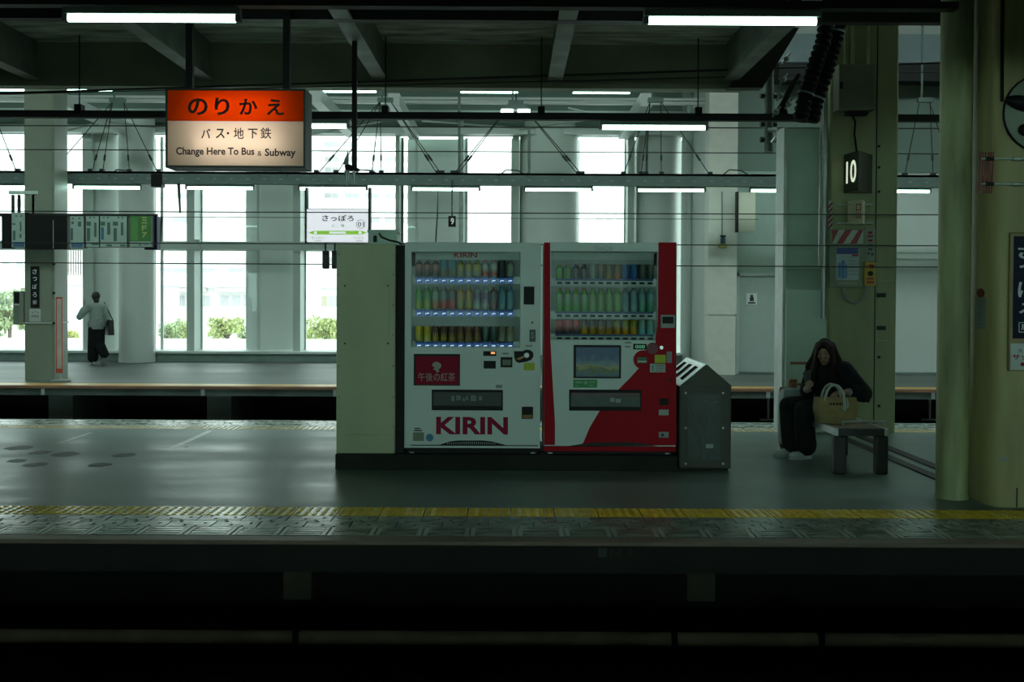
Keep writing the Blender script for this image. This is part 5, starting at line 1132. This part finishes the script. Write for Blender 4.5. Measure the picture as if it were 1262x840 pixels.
# ================================================================== BENCH
bx0, bx1, by0, by1, bzs = 2.745, 3.205, 8.94, 10.1, 0.393
be = thing('bench', ((bx0+bx1)/2, (by0+by1)/2, 0), 'low dark metal bench with a wooden slatted seat', 'bench')
fm_ = M('bench steel', (0.010,0.012,0.014), 0.45, 0.0, var=0.1); wood = M('bench wood', (0.20,0.16,0.10), 0.5, var=0.3, scale=4, stretch=(10,1,1))
MB().box(bx0, bx0+0.035, by0, by1, bzs-0.065, bzs-0.002, bev=0.006).build('side_rail', M('rail steel', (0.42,0.46,0.46), 0.28, 0.8), be); MB().box(bx1-0.035, bx1, by0, by1, bzs-0.065, bzs-0.002, bev=0.006).build('side_rail', M('rail steel', (0.4,0.4,0.4)), be)
for y in (by0, by1-0.05): 
    pts = [(bx0+0.036,y,bzs-0.09),(bx0+0.05,y,bzs-0.065),(bx1-0.05,y,bzs-0.065),(bx1-0.036,y,bzs-0.09),(bx1-0.036,y,bzs-0.004),(bx0+0.036,y,bzs-0.004)]
    MB().prism(pts, (0,0.05,0)).build('end_rail', fm_, be)
ns = 5; sw = (bx1-bx0-0.075)/ns
for k in range(ns): MB().box(bx0+0.0375+k*sw+0.003, bx0+0.0375+(k+1)*sw-0.003, by0+0.052, by1-0.052, bzs-0.03, bzs, bev=0.004).build('slat', wood, be)
for x, s in ((bx0,1), (bx1,-1)):
    for y in (by0, by1-0.09):
        xa, xb_ = (x, x+0.105) if s > 0 else (x-0.105, x)
        g = MB().box(xa, xb_, y+0.001, y+0.09, 0, bzs-0.066, bev=0.012).build('leg', fm_, be)
ar = MB(); za = PZ(519, by0+0.25, 1065); ax0, ax1 = PX(1038,by0+0.25,519), PX(1091,by0+0.25,519)
ar.tube([(ax0,by0+0.25,za),(ax1,by0+0.25,za)], 0.012, 8); ar.build('armrest', galv_m, be, True)
for x in (ax0+0.01, ax1-0.01): MB().tube([(x,by0+0.25,bzs-0.003),(x,by0+0.25,za)], 0.008, 8).build('armrest_post', galv_m, be, True)

# ================================================================== SUITCASE, TOTE BAG
sc_m = M('mint suitcase shell', (0.27,0.36,0.33), 0.4, var=0.05); br_m = M('tan leather', (0.28,0.12,0.05), 0.5)
sx, sy = 2.76, 10.30
su = thing('suitcase', (sx, sy, 0), 'mint green wheeled suitcase with tan handles behind the seated person', 'suitcase')
MB().box(sx-0.135, sx+0.20, sy-0.10, sy+0.13, 0.055, 0.62, bev=0.045).build('shell', sc_m, su, True)
MB().box(sx-0.137, sx+0.202, sy+0.005, sy+0.02, 0.06, 0.623, bev=0.005).build('zip_band', br_m, su)
for dx in (-0.09, 0.155):
    for dy in (-0.06, 0.09): MB().lathe([(0.028,-0.012),(0.028,0.012)], (sx+dx, sy+dy, 0.028), 14, 'X').build('wheel', black_m, su, True); MB().box(sx+dx-0.02, sx+dx+0.02, sy+dy-0.015, sy+dy+0.015, 0.03, 0.07).build('wheel_fork', dark_m, su)
hx0, hx1 = sx-0.01, sx+0.145; hzz = PZ(447.5, sy, 990)
for hx in (hx0, hx1): MB().tube([(hx,sy+0.06,0.6),(hx,sy+0.06,hzz-0.012)], 0.007, 6).build('telescopic_bar', galv_m, su, True)
MB().box(hx0-0.012, hx1+0.012, sy+0.045, sy+0.075, hzz-0.014, hzz+0.012, bev=0.006).build('pull_handle', br_m, su)
MB().tube([(sx-0.02,sy,0.62),(sx-0.02,sy,0.655),(sx+0.10,sy,0.655),(sx+0.10,sy,0.62)], 0.012, 8).build('carry_handle', br_m, su, True)
MB().box(hx0-0.03, hx0+0.05, sy+0.03, sy+0.09, 0.615, 0.70, bev=0.006).build('handle_socket', br_m, su)
# tote
tb = MB(); ty = 9.36; tx0, tx1 = 2.70, 3.05; tz0, tz1 = bzs+0.001, 0.617
tote = thing('tote_bag', ((tx0+tx1)/2, ty, tz0), 'tan canvas tote bag with pale handles standing on the bench', 'bag')
canv = M('tan canvas', (0.30,0.235,0.105), 0.8, var=0.12, scale=14, bump=0.3)
tb.add([(tx0+0.02,ty-0.075,tz0),(tx1-0.02,ty-0.075,tz0),(tx1-0.02,ty+0.075,tz0),(tx0+0.02,ty+0.075,tz0),(tx0,ty-0.085,tz0+0.12),(tx1,ty-0.085,tz0+0.12),(tx1,ty+0.085,tz0+0.12),(tx0,ty+0.085,tz0+0.12),(tx0,ty-0.05,tz1),(tx1,ty-0.05,tz1),(tx1,ty+0.05,tz1),(tx0,ty+0.05,tz1),(tx0+0.01,ty-0.04,tz1),(tx1-0.01,ty-0.04,tz1),(tx1-0.01,ty+0.04,tz1),(tx0+0.01,ty+0.04,tz1),(tx0+0.02,ty-0.04,tz1-0.08),(tx1-0.02,ty-0.04,tz1-0.08),(tx1-0.02,ty+0.04,tz1-0.08),(tx0+0.02,ty+0.04,tz1-0.08)],
  [(3,2,1,0)]+[(a+i,a+(i+1)%4,a+4+(i+1)%4,a+4+i) for a in (0,4,8,12) for i in range(4)]+[(16,17,18,19)])
tb.build('body', canv, tote)
for y in (ty-0.052, ty+0.052):
    pts = [((tx0+tx1)/2-0.02+0.085*math.cos(q*math.pi/10), y, tz1-0.03+ (0.145*math.sin(q*math.pi/10))) for q in range(11)]
    MB().tube(pts, 0.011, 8).build('handle', M('pale strap', (0.42,0.45,0.41), 0.6), tote, True)
for k in range(5):
    xx = tx0+0.115+k*0.028; MB().box(xx-0.008, xx+0.008, ty-0.078, ty-0.058, tz1-0.062, tz1-0.042).build('print', M('dark print', (0.05,0.04,0.03), 0.7), tote)
MB().box(tx0+0.005, tx1-0.005, ty-0.054, ty-0.047, tz1-0.014, tz1-0.002).build('top_hem', canv, tote)
ch = M('white charm', (0.50,0.52,0.49), 0.5)
for dx, zl in ((0.225,0.10), (0.24,0.115), (0.26,0.09)):
    MB().tube([(tx0+dx,ty-0.062,tz1), (tx0+dx+0.004,ty-0.085,tz1-0.05), (tx0+dx-0.004,ty-0.090,tz1-zl)], [0.004,0.007,0.009], 6).build('charm', ch, tote, True)

# ================================================================== SEATED PERSON
skin = M('skin', (0.34,0.21,0.15), 0.5, var=0.06, scale=20); hair_m = M('dark brown hair', (0.016,0.009,0.006), 0.6, spec=0.12, var=0.4, scale=30, stretch=(6,6,0.6), bump=0.2)
blk = M('black jacket cloth', (0.013,0.014,0.017), 0.9, spec=0.2, var=0.3, scale=10, bump=0.3); trs = M('charcoal trouser cloth', (0.015,0.018,0.019), 0.9, spec=0.2, var=0.25, scale=12, bump=0.3)
pw = thing('person', (2.95, 9.85, 0), 'seated person with long dark hair in a loose black jacket looking at a phone', 'person')
V = Vector
hc = V((2.885, 9.715, 1.005)); fdir = V((-0.42,-0.86,-0.28)).normalized(); side = fdir.cross(V((0,0,1))).normalized(); upv = side.cross(fdir).normalized()
Hm = Matrix((side, fdir, upv)).transposed()
def HP(x, y, z): return hc+Hm @ V((x,y,z))
b = MB()
# head: skull, jaw, nose, ears, neck
b.ball(hc, (0.074,0.090,0.105), 20, Hm); b.ball(HP(0,0.022,-0.052), (0.056,0.062,0.062), 16, Hm); b.ball(HP(0,0.045,-0.092), (0.028,0.028,0.026), 12, Hm)
b.cone(HP(0,0.086,0.010), 0.009, HP(0,0.104,-0.024), 0.013, 8); b.ball(HP(0,0.086,-0.062), (0.022,0.010,0.010), 10, Hm)
for s in (-1,1): b.ball(HP(s*0.075,-0.01,-0.01), (0.010,0.018,0.03), 8, Hm); b.ball(HP(s*0.030,0.084,0.022), (0.018,0.008,0.008), 8, Hm); b.ball(HP(s*0.035,0.066,-0.025), (0.022,0.018,0.022), 8, Hm)
b.cone(HP(0,-0.015,-0.07), 0.048, (2.925,9.79,0.86), 0.055)
Ls, Rs = V((3.045,9.64,0.845)), V((2.865,9.96,0.845))
b.limb([(3.02,9.86,0.50,0.14),(2.99,9.83,0.66,0.125),(2.955,9.80,0.80,0.125)]); b.cone(Ls, 0.055, Rs, 0.055)
Le, Lh = V((3.17,9.56,0.64)), V((3.00,9.47,0.655)); Re, Rh = V((2.80,9.98,0.62)), V((2.74,9.78,0.655))
b.limb([tuple(Ls)+(0.05,), tuple(Le)+(0.04,), tuple(Lh)+(0.026,)]); b.limb([tuple(Rs)+(0.05,), tuple(Re)+(0.04,), tuple(Rh)+(0.026,)])
LH, LK, LA = V((3.02,9.76,0.475)), V((2.665,9.62,0.475)), V((2.745,9.80,0.09)); RH, RK, RA = V((2.99,9.94,0.475)), V((2.60,9.90,0.485)), V((2.655,9.96,0.09))
for h, k, a in ((LH,LK,LA),(RH,RK,RA)): b.limb([tuple(h)+(0.085,), tuple(k)+(0.056,), tuple(k.lerp(a,0.4))+(0.052,), tuple(a)+(0.036,)])
def hand(b, wrist, d, nrm, curl, scale=1.0, right=False):
    """palm with four unequal bent fingers and a thumb; d points along the fingers, nrm out of the palm"""
    d = d.normalized(); nrm = (nrm-d*nrm.dot(d)).normalized(); sd = d.cross(nrm)*(1 if right else -1)
    for q in (-0.022,-0.007,0.008,0.022): b.cone(wrist+d*0.01+sd*q*0.6, 0.012, wrist+d*0.075+sd*q, 0.011, 8)
    for q, ln in ((-0.028,0.062),(-0.009,0.072),(0.010,0.068),(0.028,0.054)):
        p = wrist+d*0.078+sd*q; dd = d
        for seg_, cu, r in ((0.45,curl*0.5,0.0088),(0.32,curl,0.0080),(0.23,curl*1.5,0.0072)):
            dd = (d*math.cos(cu)+nrm*math.sin(cu)).normalized(); p2 = p+dd*ln*seg_*1.15; b.cone(p, r, p2, r*0.94, 8); p = p2
    p = wrist+d*0.025-sd*0.022; p2 = p-sd*0.026+d*0.022+nrm*0.010; p3 = p2+d*0.026+nrm*0.012; b.cone(p,0.012,p2,0.0105,8); b.cone(p2,0.010,p3,0.008,8)
hand(b, Lh, V((-1.0,-0.35,-0.10)), V((-0.1,0.2,-1)), 0.55)
hand(b, Rh, V((-0.15,-0.75,0.35)), V((0.9,-0.2,0.4)), 0.75, right=True)
voxel(b, 'body', skin, pw, 0.0055, 3)
# eyes and mouth
for s in (-1,1): MB().ball(HP(s*0.030,0.0905,0.014), (0.013,0.006,0.005), 8, Hm).build('eye', ink_m, pw, True); MB().tube([HP(s*0.014,0.094,0.034), HP(s*0.032,0.090,0.039), HP(s*0.050,0.078,0.034)], 0.0035, 5).build('eyebrow', hair_m, pw, True)
MB().ball(HP(0,0.0945,-0.062), (0.022,0.007,0.007), 10, Hm).build('mouth', M('lips', (0.30,0.10,0.09), 0.5), pw, True)
# jacket with wide sleeves
j = MB(); j.limb([(3.02,9.86,0.47,0.165),(2.99,9.83,0.66,0.155),(2.955,9.80,0.80,0.15)]); j.cone(Ls, 0.082, Rs, 0.082); j.cone((2.93,9.79,0.86), 0.075, (2.945,9.80,0.80), 0.10)
j.limb([tuple(Ls)+(0.082,), tuple(Ls.lerp(Le,0.5))+(0.085,), tuple(Le+V((0.02,0,-0.005)))+(0.085,), tuple(Le.lerp(Lh,0.45))+(0.072,)])
j.cone(Le+V((0.035,0.02,-0.02)), 0.055, Le+V((0.075,0.03,-0.075)), 0.020)
j.limb([tuple(Rs)+(0.08,), tuple(Re)+(0.075,), tuple(Re.lerp(Rh,0.55))+(0.062,)])
j.cone((3.03,9.86,0.46), 0.15, (2.97,9.85,0.48), 0.13)
voxel(j, 'jacket', blk, pw, 0.009, 5)
# cuffs of a light sweater
MB().tube([Le.lerp(Lh,0.55), Le.lerp(Lh,0.88)], [0.045,0.034], 12).build('cuff', M('pale cuff', (0.26,0.29,0.28), 0.8), pw, True); MB().tube([Re.lerp(Rh,0.6), Re.lerp(Rh,0.85)], [0.04,0.034], 12).build('cuff', MATS['pale cuff'], pw, True)
# wide trousers
q = MB()
for h, k, a in ((LH,LK,LA),(RH,RK,RA)): q.limb([tuple(h)+(0.112,), tuple(h.lerp(k,0.6))+(0.098,), tuple(k)+(0.086,), tuple(k.lerp(a,0.5))+(0.092,), tuple(a+V((0,0,0.035)))+(0.098,)])
q.cone(LH, 0.115, RH, 0.115)
voxel(q, 'trousers', trs, pw, 0.009, 4)
def shoe(parent, heel, d, L, m, sole):
    d = d.normalized(); s = d.cross(V((0,0,1))); rot = Matrix((d, s, V((0,0,1)))).transposed()
    u = MB(); u.ball(heel+d*0.05+V((0,0,0.055)), (0.055,0.042,0.045), 12, rot); u.ball(heel+d*(L*0.68)+V((0,0,0.042)), (L*0.34,0.046,0.032), 12, rot); u.cone(heel+d*0.06+V((0,0,0.07)), 0.04, heel+d*L*0.5+V((0,0,0.05)), 0.038)
    o = voxel(u, 'shoe', m, parent, 0.006, 2)
    pts = []
    for i in range(20):
        qq = 2*math.pi*i/20; w_ = 0.046*(1+0.10*math.cos(qq)); pts.append(heel+d*(L*0.5+L*0.53*math.cos(qq))+s*w_*math.sin(qq)+V((0,0,0.001)))
    MB().prism(pts, (0,0,0.024)).build('sole', sole, o); return o
wsh = M('white sneaker', (0.48,0.52,0.50), 0.5, var=0.1); wso = M('sneaker sole', (0.40,0.43,0.41), 0.6)
shoe(pw, V((2.80,9.83,0.0)), V((-1,-0.35,0)), 0.235, wsh, wso); shoe(pw, V((2.71,9.98,0.0)), V((-1,-0.25,0)), 0.235, wsh, wso)
# long hair
hr = MB(); hr.ball(HP(0,-0.024,0.016), (0.083,0.088,0.106), 20, Hm); hr.ball(HP(0,0.022,0.070), (0.058,0.058,0.044), 14, Hm)
fxy = V((fdir.x,fdir.y,0)).normalized()
for s in (-1,1):
    for k, (fy, r) in enumerate(((0.052,0.016),(0.034,0.022),(0.008,0.026),(-0.03,0.034))):
        top = HP(s*0.060,fy-0.01,0.050); mid = HP(s*(0.066+0.003*k),fy+0.006,-0.05); base_ = hc+side*s*(0.078+0.012*k)+fxy*(0.085-0.032*k)
        low = V((base_.x,base_.y,0.83)); end = V((base_.x+side.x*s*0.008, base_.y+side.y*s*0.008, 0.70+0.015*k))
        hr.limb([tuple(top)+(r,), tuple(mid)+(r*1.05,), tuple(low)+(r*1.25,), tuple(end)+(r*0.6,)], 10)
    hr.limb([tuple(HP(s*0.010,0.070,0.082))+(0.016,), tuple(HP(s*0.044,0.070,0.045))+(0.016,), tuple(HP(s*0.060,0.058,-0.01))+(0.015,)], 8)
for s in (-1,1):
    sh = hc+side*s*0.135-fxy*0.02
    hr.limb([tuple(HP(s*0.045,-0.03,0.03))+(0.055,), tuple(HP(s*0.085,-0.03,-0.07))+(0.052,), (sh.x,sh.y,0.86,0.048), (sh.x+side.x*s*0.01,sh.y+side.y*s*0.01-0.02,0.76,0.022)], 10)
hr.limb([tuple(HP(0,-0.06,0.0))+(0.08,), tuple(HP(0,-0.085,-0.12))+(0.09,), (2.985,9.90,0.78,0.10), (3.01,9.94,0.64,0.05)])
voxel(hr, 'hair', hair_m, pw, 0.006, 3)
ph = thing('phone', tuple(Rh+V((-0.02,-0.06,0.05))), 'smartphone held in front of the seated person', 'phone')
pm_ = Matrix.Rotation(math.radians(-20),3,'Y') @ Matrix.Rotation(math.radians(25),3,'X'); pc_ = Rh+V((-0.012,-0.072,0.105))
o = MB().box(-0.036,0.036,-0.0045,0.0045,-0.075,0.075,bev=0.004); o.v = [pc_+pm_ @ v for v in o.v]; o.build('body', M('phone case', (0.10,0.12,0.12), 0.3), ph)
o = MB().box(-0.032,0.032,0.0046,0.006,-0.070,0.070); o.v = [pc_+pm_ @ v for v in o.v]; o.build('screen', black_m, ph)

# ================================================================== WALKING PERSON ON THE FAR PLATFORM
wk = P(119, 447, 22.5); wx, wy = wk.x, 22.5
pw2 = thing('person', (wx, wy, 0), 'walking person in a pale green grey sweater and black wide trousers seen from behind', 'person')
d = V((-0.62,0.78,0)).normalized(); lf = V((0,0,1)).cross(d)     # lf: the walker's own left
def W(f, l, z): return V((wx,wy,0))+d*f+lf*l+V((0,0,z))
H = 1.55
b = MB(); hd_ = W(0.06,0,1.44)
b.ball(hd_, (0.075,0.085,0.105), 16); b.ball(hd_+d*0.03+V((0,0,-0.06)), (0.05,0.055,0.05), 12); b.cone(hd_+d*0.085, 0.01, hd_+d*0.098+V((0,0,-0.025)), 0.012, 8)
b.cone(hd_+V((0,0,-0.06)), 0.045, W(0.02,0,1.27), 0.05); b.limb([tuple(W(0,0,0.82))+(0.12,), tuple(W(0.01,0,1.0))+(0.11,), tuple(W(0.02,0,1.18))+(0.12,)]); b.cone(W(0.02,0.15,1.24), 0.05, W(0.02,-0.15,1.24), 0.05)
ls, le, lh = W(0.02,0.16,1.23), W(0.03,0.34,1.02), W(0.20,0.20,1.24); rs, re_, rh = W(0.02,-0.16,1.23), W(-0.03,-0.22,0.98), W(0.08,-0.20,0.80)
b.limb([tuple(ls)+(0.05,),tuple(le)+(0.038,),tuple(lh)+(0.026,)]); b.limb([tuple(rs)+(0.05,),tuple(re_)+(0.038,),tuple(rh)+(0.026,)])
lhip, lkn, lan = W(0,0.06,0.78), W(0.07,0.05,0.43), W(0.08,0.05,0.09); rhip, rkn, ran = W(0,-0.06,0.78), W(-0.03,-0.05,0.44), W(-0.24,-0.07,0.19)
for h, k, a in ((lhip,lkn,lan),(rhip,rkn,ran)): b.limb([tuple(h)+(0.09,),tuple(k)+(0.055,),tuple(a)+(0.036,)])
hand(b, lh, d*0.4+V((0,0,1)), -lf, 0.7); hand(b, rh, V((0,0,-1))+d*0.3, lf, 0.5, right=True)
voxel(b, 'body', skin, pw2, 0.008, 3)
swt = M('grey green sweater', (0.30,0.36,0.33), 0.9, var=0.12, scale=20, bump=0.3)
j = MB(); j.cone(W(0,0.07,0.86), 0.12, W(0,-0.07,0.86), 0.12); j.cone(W(0,0.075,0.80), 0.085, W(0,-0.075,0.80), 0.085); j.tube([W(0,0.0,0.76), W(0,0,0.95)], [0.155,0.15], 20); j.limb([tuple(W(0,0,0.93))+(0.15,), tuple(W(0.01,0,0.98))+(0.148,), tuple(W(0.015,0,1.18))+(0.145,)]); j.cone(W(0.02,0.13,1.22), 0.075, W(0.02,-0.13,1.22), 0.075); j.cone(W(0.02,0,1.26), 0.075, W(0.02,0,1.22), 0.09)
j.limb([tuple(ls)+(0.075,),tuple(le)+(0.068,),tuple(le.lerp(lh,0.75))+(0.05,)]); j.limb([tuple(rs)+(0.075,),tuple(re_)+(0.062,),tuple(re_.lerp(rh,0.7))+(0.05,)])
voxel(j, 'sweater', swt, pw2, 0.010, 5)
q = MB(); q.limb([tuple(lhip)+(0.115,),tuple(lkn)+(0.112,),tuple(lan+V((0,0,0.06)))+(0.115,)]); q.limb([tuple(rhip)+(0.115,),tuple(rkn)+(0.11,),tuple(ran+V((0.02,0,0.05)))+(0.095,)]); q.cone(W(0,0.05,0.74),0.118,W(0,-0.05,0.74),0.118); q.cone(W(0.01,0,0.60),0.125,W(0.01,0,0.40),0.11)
voxel(q, 'trousers', trs, pw2, 0.010, 4)
shoe(pw2, W(0.0,0.05,0.0), d, 0.24, wsh, wso)
o = shoe(pw2, V((0,0,0)), V((1,0,0)), 0.24, M('dark shoe', (0.06,0.07,0.07), 0.6), wso)
rm = Matrix.Translation(ran+V((0,0,-0.06))) @ Matrix.Rotation(math.atan2(d.y,d.x),4,'Z') @ Matrix.Rotation(math.radians(55),4,'Y') @ Matrix.Translation(V((-0.05,0,-0.02)))
tm = Matrix.Translation(ORG[pw2]); full = tm.inverted() @ rm @ tm
for ob in [o]+list(o.children): ob.data.transform(full)
hh = MB(); hh.ball(hd_+V((0,0,0.025))-d*0.022, (0.090,0.090,0.098), 16); hh.ball(hd_-d*0.06+V((0,0,-0.07)), (0.06,0.05,0.06), 12); hh.ball(hd_+d*0.05+V((0,0,0.075)), (0.06,0.05,0.035), 10)
voxel(hh, 'hair', M('black hair', (0.015,0.014,0.014), 0.5, var=0.3), pw2, 0.008, 3)
ph2 = tag(MB().box(lh.x-0.04, lh.x+0.04, lh.y+0.03, lh.y+0.04, lh.z+0.04, lh.z+0.19, bev=0.003).build('phone', M('white phone', (0.5,0.52,0.5), 0.3)), 'phone raised to the face by the walking person', 'phone')
bg_ = thing('shoulder_bag', tuple(W(-0.10,-0.32,0.62)), 'black shoulder bag hanging at the side of the walking person', 'bag')
bc = W(-0.07,-0.30,0.78)
o = MB().prism([V((-0.17,0,-0.15)),V((0.17,0,-0.15)),V((0.12,0,0.17)),V((-0.12,0,0.17))], (0,0.10,0)); o.v = [bc+Matrix.Rotation(math.atan2(d.y,d.x),3,'Z') @ v for v in o.v]; o.build('body', M('black leather', (0.014,0.015,0.016), 0.5), bg_)
MB().tube([bc+d*0.10+V((0,0,0.16)), W(0.05,-0.22,1.15), W(0.02,-0.17,1.325), W(-0.05,-0.23,1.15), bc-d*0.08+V((0,0,0.16))], 0.012, 6).build('strap', MATS['black leather'], bg_, True)
